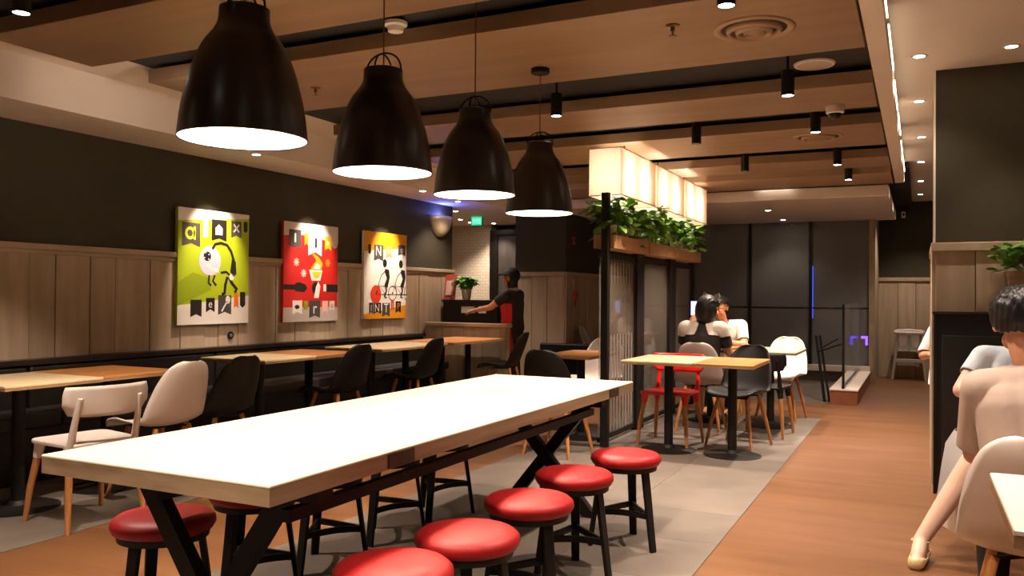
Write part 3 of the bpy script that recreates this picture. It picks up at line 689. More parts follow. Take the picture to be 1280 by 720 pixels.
a = Art('canvas_picture', 'bright red picture with a white cone shape and dark arm bands', 6.362, 7.212, .977, 1.975, '#c4201a')
a.poly([(0, .86), (.4, .88), (1, .82), (1, 1), (0, 1)], '#cfc3ba').r(0, 1, 0, .145, '#b9aca2').disc(.93, .82, .05, '#cfc3ba', 1)
a.flag(.09, .30, .765, .925, GY, 1, -.02).flag(.36, .43, .77, .90, '#d98f14').flag(.43, .68, .675, .95, WH, 2, .04).flag(.74, .87, .74, .885, '#f0a818')
a.stroke([(.195, .80), (.195, .89)], .022, WH, 3).stroke([(.57, .76), (.57, .86)], .028, DK, 3).disc(.80, .82, .022, '#ffe9a0', 2)
a.poly([(.45, .53), (.70, .53), (.66, .42), (.50, .42)], WH).poly([(.50, .51), (.68, .51), (.63, .45), (.54, .45)], '#c6c41f', 2)
a.poly([(.47, .53), (.68, .53), (.70, .60), (.63, .66), (.54, .70), (.50, .69), (.58, .63), (.52, .58)], '#e8a31c', 2).poly([(.52, .54), (.64, .54), (.66, .58), (.58, .60)], WH, 3)
a.r(0, .22, .325, .375, DK, 1).poly([(.2, .31), (.36, .30), (.42, .34), (.38, .38), (.27, .40), (.2, .385)], DK, 2).r(.78, 1, .305, .385, DK, 1).r(.72, .77, .31, .385, WH, 2).disc(.57, .345, .055, DK, 2, 1.1)
a.poly([(.54, .24), (.63, .24), (.66, .36), (.62, .41), (.58, .36)], WH, 3)
for u, v, c_ in ((.22, .60, '#f5c9b5'), (.35, .49, WH), (.80, .61, '#e88f1e')):
    for k in range(4): t_ = math.pi*k/4; a.stroke([(u-.05*math.cos(t_), v-.043*math.sin(t_)), (u+.05*math.cos(t_), v+.043*math.sin(t_))], .012, c_, 2)
a.flag(.16, .33, .075, .215, WH).disc(.24, .15, .035, DK, 2, .6).flag(.36, .43, .11, .21, '#8c9c1c').flag(.46, .66, .035, .215, GY).text('r', .56, .13, .17, WH).flag(.70, .81, .08, .21, '#e8b9ac').flag(.84, .94, .10, .21, '#d9d0c8').text('u', .89, .165, .09, GY).done()
a = Art('canvas_picture', 'white picture with orange bands and two dark cyclists', 7.682, 8.542, .98, 1.98, '#e6dfd6')
a.poly([(0, .77), (1, .845), (1, 1), (0, 1)], '#d99312').poly([(0, 0), (1, 0), (1, .155), (0, .055)], '#d99312')
a.flag(.09, .15, .755, .85, DK, 1, -.02).flag(.22, .43, .665, .85, GY).flag(.50, .63, .70, .85, '#d99a5a').flag(.79, .97, .745, .875, GY)
a.text('N', .32, .775, .16, WH).text('n', .565, .785, .10, WH).text('o', .88, .815, .11, WH)
for u in (.49, .88):
    a.disc(u-.02, .645, .042, DK, 2, 1.15).poly([(u-.01, .58), (u+.08, .57), (u+.10, .48), (u+.05, .36), (u-.03, .38), (u+.03, .47), (u-.02, .54)], DK, 2)
    a.stroke([(u-.0, .56), (u-.10, .50), (u-.16, .40), (u-.13, .34)], .012, GY, 2).stroke([(u+.0, .39), (u+.02, .32), (u-.02, .25), (u+.03, .245)], .026, DK, 3)
    a.stroke([(u-.15, .42), (u-.22, .28), (u+.0, .28), (u+.06, .37), (u-.14, .38), (u+.0, .28), (u+.15, .28)], .008, DK, 3)
a.disc(.27, .28, .105, '#cf3a1e', 2).stroke([(.27, .28), (.30, .32)], .016, DK, 3).ring(.66, .295, .09, .012, GY, 2).disc(.66, .295, .014, DK, 3).poly([(.95, .30), (.96, .36), (.995, .385), (.995, .375), (.97, .35), (.96, .30), (.97, .25), (.995, .225), (.995, .215), (.96, .24)], GY, 2)
a.flag(.12, .21, .055, .185, DK).flag(.22, .39, .055, .185, DK).flag(.42, .60, .02, .18, GY).flag(.63, .70, .09, .20, '#cf3a1e').flag(.74, .87, .06, .20, DK)
a.text('I', .165, .12, .11, WH).text('N', .30, .12, .13, WH).text('T', .51, .115, .15, WH).text('I', .665, .15, .09, WH).text('P', .805, .135, .11, '#d99312').done()

# ------------------------------------------------------------------ small things on the walls
so = thing('wall_socket', 'small round dark socket low on the boards below the green picture', 'socket', (XW+.022, 5.70, .875))
MB().lathe([(.034, 0), (.034, .012)], 20).build('ring', blackm, so).rotation_euler = (0, R(90), 0)
MB().lathe([(.016, .010), (.014, .015)], 16).build('socket_face', chrome, so).rotation_euler = (0, R(90), 0)
it = thing('insect_light_trap', 'half-round pale metal wall lamp glowing blue at the end of the left wall', 'wall lamp', (XW, 9.40, 2.02))
sv = []; n = 16
for i in range(9):
    e = R(i*90/8)
    for j in range(n+1):
        a_ = R(180*j/n); sv.append((.13*math.sin(a_)*math.cos(e)+.003, -.24*math.cos(a_)*math.cos(e), .27-.27*math.sin(e)))
o = MB().add(sv, [(i*(n+1)+j, i*(n+1)+j+1, (i+1)*(n+1)+j+1, (i+1)*(n+1)+j) for i in range(8) for j in range(n)]).build('shell', mat('cream_metal', '#d2c2a2', .35, metal=.3), it, smooth=True)
o.modifiers.new('t', 'SOLIDIFY').thickness = .004
MB().tube([(.05, -.15, .235), (.05, .15, .235)], .013, 8).build('blue_tube', emit('uv_tube', (.12, .18, 1), 10), it)
MB().box(0, .008, -.2, .2, .1, .27).build('back_plate', chrome, it)
light('trap_light', 'POINT', (.06, 0, .275), 2.2, (.15, .2, 1), it, .03)
ex = thing('exit_sign', 'small glowing green exit sign hanging in the far left passage', 'exit sign', (-6.02, 11.1, 2.36))
MB().box(-.10, .10, 0, .025, -.05, .10).build('sign_case', mat('green_case', '#0d6b4a', .4), ex, bevel=.005)
MB().box(-.09, .09, -.002, 0, -.04, .09).build('sign_face', emit('exit_green', (.02, .42, .2), .5), ex)
ew = MB()
for u in (-.06, -.03, 0, .03, .06): ew.box(u-.006, u+.006, -.004, -.002, -.02, .07)
ew.box(-.07, .07, -.004, -.002, .03, .038)
ew.build('pictogram', emit('exit_pale', (.25, .9, .6), .5), ex)
MB().tube([(0, .012, .1), (0, .012, .09+.0)], .006, 6).build('hanger', blackm, ex)
for z, lb, m_ in ((1.27, 'small red fire call point on the boarded column', 'deep_red'), (2.05, 'tiny red fire notice high on the green column', 'pink_red')):
    f = thing('fire_call_point', lb, 'fire alarm', (-4.438 if z < 1.6 else -4.46, 11.15, z)); mm = mat(m_, '#b3201c' if z < 1.6 else '#a8483c', .45)
    MB().box(0, .03 if z < 1.6 else .006, -.055, .055, -.05, .06).build('housing', mm, f, bevel=.004)
    MB().box(.03 if z < 1.6 else .006, .034 if z < 1.6 else .008, -.03, .03, -.02, .03).build('front_plate', mat('dull_red', '#7a1512', .5), f)
    if z < 1.6: MB().box(0, .008, -.02, .02, -.17, -.05).build('instruction_strip', mat('dull_red', '#7a1512', .5), f)

# ------------------------------------------------------------------ tray station behind the half wall
ts = thing('tray_station', 'black tray return cabinet behind the half wall', 'cabinet', (-5.20, 9.62, 0))
MB().box(-.40, .40, -.20, .22, 0, 1.17).build('cabinet_body', blackw, ts, bevel=.006)
MB().box(-.41, .42, -.22, .24, 1.17, 1.20).build('cabinet_top', blackw, ts, bevel=.004)
MB().box(-.12, .07, -.206, -.20, 1.03, 1.115).build('notice', mat('paper_white', '#d9d2c6', .7), ts)
MB().box(.13, .24, -.206, -.20, 1.03, 1.12).build('notice', MATS['paper_white'], ts)
ps = make_plant(77, 34, .15, .22, .09, .04, .07, .14, leafm2); ps.location = (-5.36, 9.62, 1.20); ps['label'] = 'leafy bright green plant in a pale pot on the tray cabinet'
ms = thing('menu_stand', 'small red and white table sign on the tray cabinet', 'sign', (-5.55, 9.50, 1.20))
MB().bar((0, 0, 0), (0, .05, .33), .17, .006, up=(0, 1, 0)).build('sign_board', mat('red_print', '#a5443c', .5), ms)
MB().bar((0, -.004, .06), (0, .033, .25), .12, .004, up=(0, 1, 0)).build('printed_panel', mat('pale_print', '#c4a597', .6), ms)
MB().bar((0, .05, .31), (0, .11, 0), .05, .005, up=(0, 1, 0)).build('prop_leg', blackm, ms)
cb = thing('column_bench', 'low black bench in front of the boarded column', 'bench', (-4.40, 10.55, 0))
MB().box(-.38, .42, -.12, .14, 0, .42).build('bench_base', blackw, cb); MB().box(-.39, .43, -.20, .16, .42, .47).build('seat_cushion', blackl, cb, bevel=.015)
MB().box(-.39, .43, .16, .26, .30, .60).build('back_cushion', blackl, cb, bevel=.02)

# ------------------------------------------------------------------ aisle end: high chair, glass railing, folded stand
hc = thing('high_chair', 'grey plastic high chair against the far boarded wall', 'high chair', (-.13, 14.40, 0))
hm = mat('pale_grey_plastic', '#a39c92', .45)
for sx in (-1, 1):
    for sy in (-1, 1):
        MB().bar((sx*.15, sy*.13, .70), (sx*.235, sy*.22, 0), .035, .03).build('leg', hm, hc, bevel=.006)
MB().tube([(.18, -.16, .73), (0, -.20, .735), (-.18, -.16, .73), (-.20, .0, .74), (-.17, .15, .75), (0, .18, .76), (.17, .15, .75), (.20, 0, .74)], .026, 10, closed=True).build('top_ring', mat('pale_cream_plastic', '#ded7cd', .4), hc, smooth=True)
MB().box(-.16, .16, .10, .13, .45, .73).build('back_panel', hm, hc, bevel=.01)
MB().box(-.17, .17, -.16, .13, .44, .46).build('seat', hm, hc, bevel=.006)
MB().box(-.19, .19, -.19, -.15, .27, .33).build('foot_bar', hm, hc, bevel=.008)
MB().box(-.19, .19, .15, .18, .27, .31).build('cross_bar', hm, hc, bevel=.008)
for u0, u1 in ((-.14, -.025), (.025, .14)):
    MB().prism([(u0, .70), (u1, .70), (u1, .60), (u1-.03, .52), (u0+.03, .52), (u0, .60)], .02, lambda u, v, w: (u, -.165+w, v)).build('front_guard', MATS['pale_cream_plastic'], hc, bevel=.006)
MB().bar((0, -.16, .70), (0, -.16, .46), .03, .02).build('crotch_post', hm, hc)
gr = thing('glass_railing', 'clear glass railing on the white kerb by the dark windows', 'railing', (-.80, 10.6, .185))
MB().box(-.006, .006, .02, 2.75, .02, 1.0).build('glass_pane', clear, gr)
MB().box(-.014, .014, 0, .03, 0, 1.0).build('end_post', blackm, gr)
MB().box(-.02, .02, 0, 2.75, 0, .025).build('base_channel', chrome, gr)
fs_ = thing('folded_stand', 'black folded stand leaning beside the glass railing', 'stand', (-1.10, 10.75, .004))
MB().bar((.08, 0, 0), (-.02, .0, .80), .05, .03).build('stand_post', blackm, fs_)
MB().bar((.13, .06, 0), (.02, .02, .80), .025, .02).build('stand_leg', blackm, fs_)
MB().bar((.0, .0, .60), (.26, .04, .70), .035, .02).build('stand_arm', blackm, fs_)
MB().bar((.06, .0, .66), (.22, .04, .76), .02, .016).build('stand_arm', blackm, fs_)

# ------------------------------------------------------------------ right side: cabinet, plant, corner table
cbn = thing('black_cabinet', 'tall black cabinet against the right wall below the plant', 'cabinet', (.09, 6.05, 0))
MB().box(0, 1.6, .0, .235, 0, 1.155).build('cabinet_body', blackw, cbn, bevel=.004)
MB().box(-.01, 1.61, -.012, .24, 1.155, 1.175).build('cabinet_top', mat('black_top', '#2a211b', .35), cbn, bevel=.004)
MB().box(.045, 1.55, -.008, .001, .12, 1.02).build('front_panel', mat('black_panel', '#171210', .5), cbn, bevel=.003)
MB().box(-.002, .015, -.014, -.002, 0, 1.155).build('edge_strip', blackm, cbn)
px_ = thing('box_planter', 'square pale planter with bright leaves on the black cabinet', 'plant', (.65, 6.17, 1.175))
MB().prism([(-.13, 0), (.13, 0), (.15, .26), (-.15, .26)], .26, lambda u, v, w: (u, -.12+w, v)).build('planter', mat('pale_wood_planter', '#9d8468', .6, col2='#7c6349', scale=5, stretch=(1, 1, 6)), px_, bevel=.004)
rnd = random.Random(5); lf = MB(); sm_ = MB()
for k in range(34):
    a_ = rnd.uniform(0, 6.28); e = rnd.uniform(.05, .20); top = Vector((math.cos(a_)*e, math.sin(a_)*e*.7, .28+rnd.uniform(.02, .14)))
    sm_.tube([(math.cos(a_)*e*.3, math.sin(a_)*e*.3, .25), top], .003, 4)
    for _ in range(5):
        b_ = rnd.uniform(0, 6.28); leaf(lf, top+Vector((rnd.uniform(-.03, .03), rnd.uniform(-.03, .03), rnd.uniform(-.04, .03))), (math.cos(b_), math.sin(b_), rnd.uniform(-.2, .8)), .075*rnd.uniform(.7, 1.2), .3, rnd)
sm_.build('stems', leafm2, px_); f = lf.build('foliage', leafm2, px_); f['kind'] = 'stuff'
def sq_table(label, x0, x1, y0, y1, top):
    t = thing('pedestal_table', label, 'table', ((x0+x1)/2, (y0+y1)/2, 0)); w, d = (x1-x0)/2, (y1-y0)/2
    MB().box(-w, w, -d, d, .735, .75).build('table_top', top, t, bevel=.003, seg=1)
    MB().box(-w+.001, w-.001, -d+.001, d-.001, .708, .735).build('top_edge', edgew, t)
    MB().lathe([(.036, .02), (.036, .712)], 20).build('column', blackm, t, smooth=40)
    MB().lathe([(.225, 0), (.225, .008), (.20, .016), (.06, .026), (.045, .05)], 36).build('base_disc', blackm, t, smooth=40)
sq_table('corner of a bright pale table at the right edge, in front of the white chair', .187, .85, 2.12, 2.79, mat('white_table_laminate', '#e0d5c8', .4))
sq_table('table between the seated man and the woman in blue', .22, .82, 3.72, 4.32, orangetop)
place(shw, (.35, 3.20, 0), R(-5), 'white shell chair at the right edge, under the man in the tan shirt', 'chairs by the right cabinet')
place(shw, (.48, 4.92, 0), R(176), 'white shell chair under the woman in the pale blue dress', 'chairs by the right cabinet')

# ------------------------------------------------------------------ people
import numpy as np
def capsule(mb, a, b, ra, rb):
    a, b = Vector(a), Vector(b); d = b-a
    if d.length < 1e-5: d = Vector((0, 0, 1e-4)); b = a+d
    L = d.length; d.normalize(); pts, rr = [], []
    for k in range(4): t = R(90-k*28); pts.append(a-d*ra*math.sin(t)); rr.append(max(.0008, ra*math.cos(t)))
    for k in range(4): t = R(6+k*28); pts.append(b+d*rb*math.sin(t)); rr.append(max(.0008, rb*math.cos(t)))
    mb.tube(pts, rr, 12)
SEAT = dict(pel=(0, 0, .545), waist=(0, .0, .69), chest=(0, .02, .86), neck=(0, .02, 1.005), head=(0, .05, 1.16), sh=(.165, .01, .955), el=(.215, .06, .70), wr=(.16, .29, .74), hip=(.09, .03, .535), kn=(.10, .43, .52), an=(.10, .41, .085), to=(.11, .56, .035))
STAND = dict(pel=(0, 0, .86), waist=(0, 0, 1.0), chest=(0, .01, 1.17), neck=(0, .01, 1.315), head=(0, .035, 1.465), sh=(.165, 0, 1.27), el=(.21, -.02, 1.02), wr=(.22, .06, .80), hip=(.085, 0, .84), kn=(.09, .02, .46), an=(.09, -.02, .08), to=(.10, .13, .03))
def person(label, loc, rz, base, over, zones, shells, head=(0, 0, 0), skinm=skin, voxel=.009, hair=None, thick=1.0, group=None):
    t = thing('person', label, 'person', loc, rz, group)
    J = {}
    for k, v in base.items():
        if k in ('pel', 'waist', 'chest', 'neck', 'head'): J[k] = Vector(v)
        else: J[k+'R'] = Vector(v); J[k+'L'] = Vector((-v[0], v[1], v[2]))
    for k, v in over.items(): J[k] = Vector(v)
    caps = []
    def cap(a, b, ra, rb, lab): caps.append((Vector(a), Vector(b), ra, rb, lab))
    Z = zones
    for s in (-1, 1):
        e = Vector((s*.062*thick, 0, 0))
        cap(J['pel']+e, J['waist']+e*.9, .105*thick, .092*thick, Z.get('hips', 'bottom')); cap(J['waist']+e*.9, J['chest']+e*1.15, .094*thick, .105*thick, 'top')
        cap(J['chest']+e*1.15, J['chest'].lerp(J['neck'], .45)+e*1.1, .10*thick, .075, 'top')
        q = 'R' if s > 0 else 'L'; sh, el, wr = J['sh'+q], J['el'+q], J['wr'+q]
        cap(J['chest'].lerp(J['neck'], .62), sh, .055, .057*thick, 'top')
        f = Z.get('sleeve', .62); m_ = sh.lerp(el, f)
        cap(sh, m_, .056*thick, .056-.012*f, 'sleeve'); cap(m_, el, .056-.012*f, .041, 'arm'); cap(el, wr, .040, .027, 'arm')
        d = (wr-el).normalized(); d = (d+Vector(over.get('hand'+q, (0, 0, 0)))).normalized()
        sd_ = d.cross(Vector((0, 0, 1)) if abs(d.z) < .9 else Vector((1, 0, 0))).normalized()*(-s); nn = sd_.cross(d).normalized()
        if nn.z > 0: nn = -nn
        pc = wr+d*.075
        cap(wr, pc+sd_*.014, .023, .022, 'hand'); cap(wr, pc-sd_*.018, .023, .021, 'hand')
        for i, ln in enumerate((.058, .072, .078, .068)):
            b0 = pc+sd_*(.030-.02*(3-i)+.0)*1.0; b1 = b0+d*ln*.5+nn*.008; b2 = b1+(d*.7+nn*.7).normalized()*ln*.55
            cap(b0, b1, .0098, .009, 'hand'); cap(b1, b2, .009, .0078, 'hand')
        b0 = wr+d*.02+sd_*(-.022); b1 = b0-sd_*.028+d*.03+nn*.008; b2 = b1+d*.03+nn*.012
        cap(b0, b1, .013, .011, 'hand'); cap(b1, b2, .011, .009, 'hand')
        hp, kn, an, to = J['hip'+q], J['kn'+q], J['an'+q], J['to'+q]
        cap(hp, kn, .088*thick, .060*thick, 'thigh'); sm1 = kn.lerp(an, .35)+(hp-kn).normalized()*.012
        cap(kn, sm1, .057, .054, 'shin'); cap(sm1, an, .054, .035, 'shin')
        fd = (to-an); fd.z = 0; fd.normalize(); heel = an-fd*.035; heel.z = to.z+.008
        cap(an, heel, .034, .034, 'shoe'+q); cap(heel, to, .034, .030, 'shoe'+q); cap(an, to.lerp(an, .35), .035, .032, 'ankle')
    cap(J['pel']+Vector((0, -.005, 0)), J['waist'], .108*thick, .102*thick, Z.get('hips', 'bottom')); cap(J['waist'], J['chest'], .104*thick, .118*thick, 'top')
    cap(J['chest'], J['chest'].lerp(J['neck'], .5), .116*thick, .085, 'top')
    # head
    RM = Euler((R(head[0]), R(head[1]), R(head[2]))).to_matrix(); hc_ = J['head']
    hp_ = lambda x, y, z: hc_+RM@Vector((x, y, z))
    cap(J['neck']-Vector((0, 0, .03)), hp_(0, -.015, -.05), .053, .050, 'neck')
    cap(hp_(0, -.022, .035), hp_(0, .012, .040), .087, .083, 'head'); cap(hp_(0, .025, 0), hp_(0, .045, -.065), .068, .040, 'head')
    for s in (-1, 1):
        cap(hp_(s*.030, .060, -.018), hp_(s*.030, .062, -.02), .030, .030, 'head'); cap(hp_(s*.030, .03, -.055), hp_(0, .052, -.082), .036, .026, 'head')
        cap(hp_(s*.084, -.008, .018), hp_(s*.080, -.002, -.026), .014, .010, 'ear')
        cap(hp_(s*.035, .078, .030), hp_(s*.015, .083, .028), .013, .012, 'head')
    cap(hp_(0, .088, .018), hp_(0, .106, -.020), .009, .014, 'head'); cap(hp_(-.018, .086, -.048), hp_(.018, .086, -.048), .010, .010, 'head')
    mb = MB()
    for a, b, ra, rb, _ in caps: capsule(mb, a, b, ra, rb)
    o = mb.build('tmp', skinm); m_ = o.modifiers.new('r', 'REMESH'); m_.mode = 'VOXEL'; m_.voxel_size = voxel
    m_ = o.modifiers.new('s', 'SMOOTH'); m_.factor = .5; m_.iterations = 3
    dg = bpy.context.evaluated_depsgraph_get(); me = bpy.data.meshes.new_from_object(o.evaluated_get(dg)); bpy.data.objects.remove(o)
    me.name = 'body'; body = bpy.data.objects.new('body', me); C.objects.link(body); body.parent = t
    me.polygons.foreach_set('use_smooth', [True]*len(me.polygons))
    n = len(me.vertices); V = np.empty(n*3); me.vertices.foreach_get('co', V); V = V.reshape(n, 3)
    N = np.empty(n*3); me.vertices.foreach_get('normal', N); N = N.reshape(n, 3)
    best = np.full(n, 9.); lab = np.zeros(n, int); names = sorted({c[4] for c in caps})
    for a, b, ra, rb, l in caps:
        a, b = np.array(a), np.array(b); d = b-a; tt = np.clip(((V-a)@d)/max(1e-9, d@d), 0, 1)
        D = np.linalg.norm(V-a-tt[:, None]*d, axis=1)-(ra+(rb-ra)*tt); k = D < best; best[k] = D[k]; lab[k] = names.index(l)
    P = [tuple(p.vertices) for p in me.polygons]
    HL = np.array([list(RM.transposed()@(Vector(v)-hc_)) for v in V]) if hair else None
    def shell(name, m, off, sel):
        use = [p for p in P if all(sel[i] for i in p)]
        if not use: return None
        ids = sorted({i for p in use for i in p}); ix = {g: k for k, g in enumerate(ids)}
        s_ = MB().add([V[g]+N[g]*(off if not callable(off) else off(g)) for g in ids], [tuple(ix[i] for i in p) for p in use])
        q = bpy.data.meshes.new(name); q.from_pydata(s_.v, [], s_.f); q.materials.append(m); q.polygons.foreach_set('use_smooth', [True]*len(q.polygons))
        ob = bpy.data.objects.new(name, q); C.objects.link(ob); ob.parent = t
        if name not in ('hair', 'shoe', 'cap'):
            sw = ob.modifiers.new('s', 'SMOOTH'); sw.factor = .5; sw.iterations = 8
        sl = ob.modifiers.new('t', 'SOLIDIFY'); sl.thickness = .004; sl.offset = 1
        return ob
    for name, m, off, labs, fn in shells:
        if labs == ('shoe',):
            for q in 'LR':
                sel = lab == names.index('shoe'+q); shell('shoe', m, off, fn(V, lab, sel) if fn else sel)
            continue
        sel = np.isin(lab, [names.index(x) for x in labs if x in names])
        if fn: sel = fn(V, lab, sel)
        shell(name, m, off, sel)
    if hair:
        sel = np.isin(lab, [names.index('head'), names.index('neck')]) & hair(HL)
        shell('hair', hairm, lambda g: .012+.006*math.sin(V[g][0]*240)*math.sin(V[g][1]*190+V[g][2]*60), sel)
    for s in (-1, 1):
        e = MB().ball((0, 0, 0), .011, 10, 6).build('eye', mat('eye_white', '#d9d0c6', .3), t, smooth=True); e.location = hp_(s*.031, .083, .012)
        pu = MB().ball((0, 0, 0), .006, 8, 6).build('pupil', blackw, e, smooth=True); pu.location = RM@Vector((0, .007, 0))
        b_ = MB(); b_.tube([hp_(s*.016, .092, .034), hp_(s*.032, .091, .038), hp_(s*.047, .080, .034)], .0028, 6); b_.build('eyebrow', hairm, t)
    MB().tube([hp_(-.022, .090, -.047), hp_(-.008, .0965, -.0445), hp_(.008, .0965, -.0445), hp_(.022, .090, -.047)], [.003, .0048, .0048, .003], 6).build('lips', mat('lips', '#9a4f44', .5), t, smooth=True)
    return t, J, hp_
short = lambda H: (H[:, 2] > np.where(H[:, 1] > .03, .062, np.where(H[:, 1] > -.02, .02, -.035))) & ~((H[:, 1] > .055) & (H[:, 2] < .075))
longh = lambda H: (H[:, 2] > np.where(H[:, 1] > .03, .062, -.12)) & ~((H[:, 1] > .05) & (H[:, 2] < .075))
tan = mat('tan_shirt_cloth', '#b5a193', .8, var=.08, scale=15, bump=.1)
dkt = mat('dark_trousers', '#1e1b1c', .8)
shoeb = mat('dark_shoe', '#191513', .5)
# man at the right edge, seen from behind
person('seated man in tan T-shirt with black hair, back turned, at the right edge', (.36, 3.28, 0), R(0), SEAT,
       dict(chest=(0, .07, .87), neck=(0, .11, 1.01), head=(-.03, .17, 1.165), waist=(0, .03, .69), shR=(.155, .08, .935), shL=(-.155, .08, .935), elL=(-.175, .19, .69), wrL=(-.10, .40, .785), elR=(.175, .19, .69), wrR=(.10, .40, .785)),
       {'sleeve': .85}, [('t_shirt', tan, .016, ('top', 'sleeve', 'bottom'), None), ('trousers', dkt, .008, ('bottom', 'thigh', 'shin'), lambda V, l, s: s & (V[:, 2] < .60)), ('shoes', shoeb, .006, ('shoe',), None)],
       head=(-14, 0, -10), hair=short, voxel=.008, thick=.97)
# woman opposite him
blue = mat('pale_blue_cloth', '#b4cfe4', .75, col2='#e2eaf0', scale=14)
heel_m = mat('cream_patent', '#d6c08f', .3)
wt, WJ, whp = person('seated woman in a pale blue dress with cream shoes, mostly hidden behind the man', (.47, 4.93, 0), R(178), SEAT,
       dict(neck=(0, .03, .995), head=(-.12, .07, 1.12), elR=(.27, .12, .79), wrR=(.10, .36, .80), elL=(-.22, .12, .74), wrL=(-.08, .36, .80), knR=(.20, .40, .52), anR=(.44, .50, .10), toR=(.455, .635, .03), knL=(-.02, .42, .52)),
       {'sleeve': .55}, [('dress_top', blue, .010, ('top', 'sleeve', 'bottom'), None), ('dress_skirt', mat('white_skirt_cloth', '#c9cbc8', .8), .014, ('bottom', 'thigh'), lambda V, l, s: s & (V[:, 1] < .40)), ('shoes', heel_m, .005, ('shoe',), lambda V, l, s: s & (V[:, 2] < .052))],
       head=(-8, 0, 0), skinm=skin2, hair=longh, voxel=.009, thick=.92)
MB().ball((0, 0, 0), (.10, .08, .15), 16, 10).build('long_hair', hairm, wt, smooth=True).location = whp(0, -.05, -.03)
MB().tube([WJ['anR']+Vector((.04*math.cos(k*.5236), .04*math.sin(k*.5236), .0)) for k in range(12)], .004, 6, closed=True).build('ankle_strap', heel_m, wt)
n = 40; sv = []
for z, rx, ry in ((.60, .17, .20), (.53, .21, .245), (.40, .23, .265), (.26, .245, .275), (.14, .255, .285)):
    for k in range(n):
        a_ = 2*math.pi*k/n; q = 1+.035*math.sin(a_*9)*(.6-z)*2; sv.append((.13+rx*math.cos(a_)*q, .20+ry*math.sin(a_)*q, z))
tul = MB().add(sv, [(i*n+k, i*n+(k+1) % n, (i+1)*n+(k+1) % n, (i+1)*n+k) for i in range(4) for k in range(n)]).build('tulle_skirt', glass('grey_tulle', (.78, .77, .76), .8, .45), wt, smooth=True)
# worker behind the half wall
red = mat('red_apron_cloth', '#c22020', .75)
blackt = mat('black_shirt_cloth', '#1b1715', .8)
kt, KJ, khp = person('standing worker in a black shirt, red apron and dark cap reaching over the tray cabinet', (-4.53, 9.32, 0), R(90), STAND,
       dict(elR=(.205, .03, 1.02), wrR=(.19, .15, .84), elL=(-.17, .23, 1.11), wrL=(-.13, .47, 1.07)),
       {'sleeve': .6}, [('shirt', blackt, .012, ('top', 'sleeve', 'bottom'), None), ('trousers', dkt, .010, ('bottom', 'thigh', 'shin'), lambda V, l, s: s & (V[:, 2] < .95) & (V[:, 2] > .07)),
                        ('apron', red, .022, ('top', 'bottom', 'thigh'), lambda V, l, s: s & (V[:, 1] > -.055) & (V[:, 2] < 1.17) & (V[:, 2] > .55)),
                        ('cap', blackt, .020, ('head',), lambda V, l, s: s & (V[:, 2] > 1.505)), ('shoes', shoeb, .006, ('shoe',), None)],
       head=(-12, 0, 0), skinm=skin, hair=longh)
MB().prism([(-.07, .06), (.07, .06), (.065, .13), (.03, .165), (-.03, .165), (-.065, .13)], .008, lambda u, v, w: khp(u, v, .075+w)).build('cap_brim', blackt, kt)
nk = mat('checked_scarf', '#6b2320', .8, col2='#d8cfc6', scale=45)
MB().tube([KJ['neck']+Vector((.068*math.cos(k*.5236), .068*math.sin(k*.5236), .0-.02*math.sin(k*.5236))) for k in range(12)], .02, 8, closed=True).build('neck_scarf', nk, kt, smooth=True)
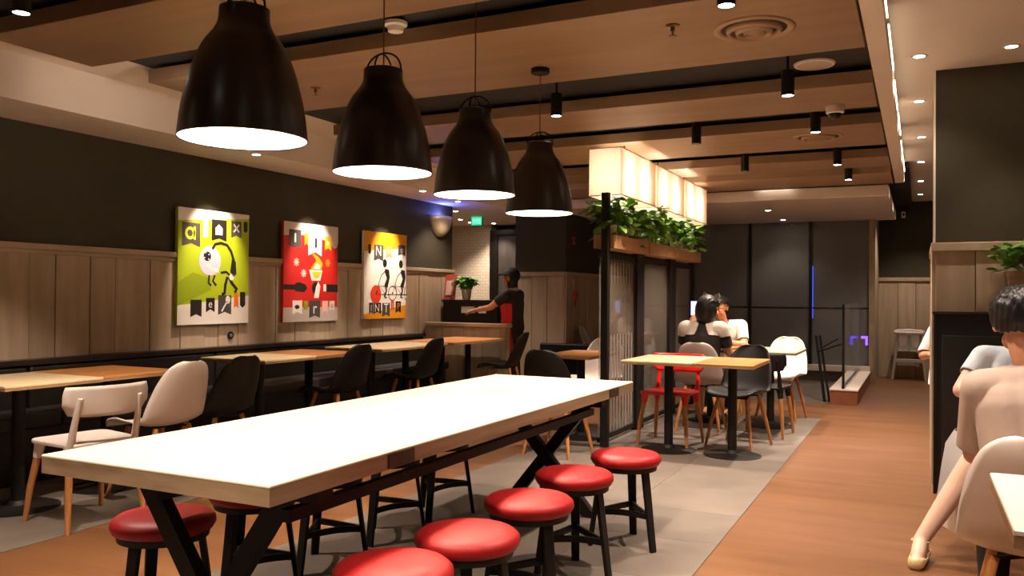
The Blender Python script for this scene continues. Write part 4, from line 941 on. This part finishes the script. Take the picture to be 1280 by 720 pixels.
# far couple
whitec = mat('white_shirt_cloth', '#e4dcd4', .8)
ft, FJ, fhp = person('far woman in a black dress with a wide pale collar, her back to the camera', (-1.84, 7.92, 0), R(3), SEAT,
       dict(elL=(-.21, .12, .76), wrL=(-.15, .27, 1.0), elR=(.23, .10, .73), wrR=(.12, .34, .78), head=(.03, .06, 1.145)),
       {'sleeve': .7}, [('dress', blackt, .010, ('top', 'sleeve', 'bottom', 'thigh'), lambda V, l, s: s & (V[:, 1] < .40)),
                        ('wide_collar', mat('pale_collar_cloth', '#cfc4b8', .8), .022, ('top', 'sleeve'), lambda V, l, s: s & (V[:, 2] > .885) & ((np.abs(V[:, 0]) > .015+.42*np.maximum(0, .99-V[:, 2])) | (V[:, 1] > .05))),
                        ('shoes', shoeb, .006, ('shoe',), None)],
       head=(-10, 6, -6), skinm=skin, hair=longh, thick=.95)
MB().ball((0, 0, 0), (.105, .085, .15), 16, 10).build('long_hair', hairm, ft, smooth=True).location = fhp(0, -.045, -.03)
bw = MB()
for s in (-1, 1): bw.prism([(0, 0), (s*.07, .035), (s*.085, .0), (s*.06, -.03)], .02, lambda u, v, w: fhp(u+.02, -.02+w, .125+v))
bw.build('hair_bow', mat('grey_bow', '#8d8882', .7), ft)
ph = thing('mobile_phone', 'lit mobile phone held up by the far woman in black', 'phone', (-2.01, 8.27, 1.10), R(20))
MB().box(-.037, .037, -.004, .004, -.03, .12).build('phone_case', blackw, ph, bevel=.004)
MB().box(-.033, .033, -.0055, -.004, -.024, .114).build('screen', emit('phone_screen', (.42, .5, 1), .7), ph)
person('far man in a white T-shirt facing the camera, leaning over the table', (-1.87, 9.20, 0), R(176), SEAT,
       dict(waist=(0, .04, .69), chest=(0, .10, .86), neck=(0, .17, 1.0), head=(.02, .245, 1.14), shR=(.175, .11, .955), shL=(-.175, .11, .955), elR=(.24, .25, .76), wrR=(.08, .40, .79), elL=(-.24, .24, .76), wrL=(-.08, .42, .79)),
       {'sleeve': .75}, [('t_shirt', whitec, .010, ('top', 'sleeve', 'bottom'), None), ('trousers', dkt, .008, ('bottom', 'thigh', 'shin'), lambda V, l, s: s & (V[:, 2] < .60)), ('shoes', shoeb, .006, ('shoe',), None)],
       head=(-22, 0, 0), hair=short)
# diner behind the cabinet: only a sleeve and an arm show past its edge
person('diner in white behind the black cabinet, only an arm and sleeve showing', (.31, 8.55, 0), R(180), SEAT, dict(elR=(.27, .10, .74), wrR=(.20, .34, .77)),
       {'sleeve': .9}, [('shirt', whitec, .016, ('top', 'sleeve', 'bottom'), None), ('trousers', whitec, .012, ('bottom', 'thigh', 'shin'), lambda V, l, s: s & (V[:, 2] < .60)), ('shoes', shoeb, .006, ('shoe',), None)], hair=short)
place(shw, (.31, 8.50, 0), R(180), 'white shell chair behind the black cabinet under the hidden diner', 'chairs by the right cabinet')
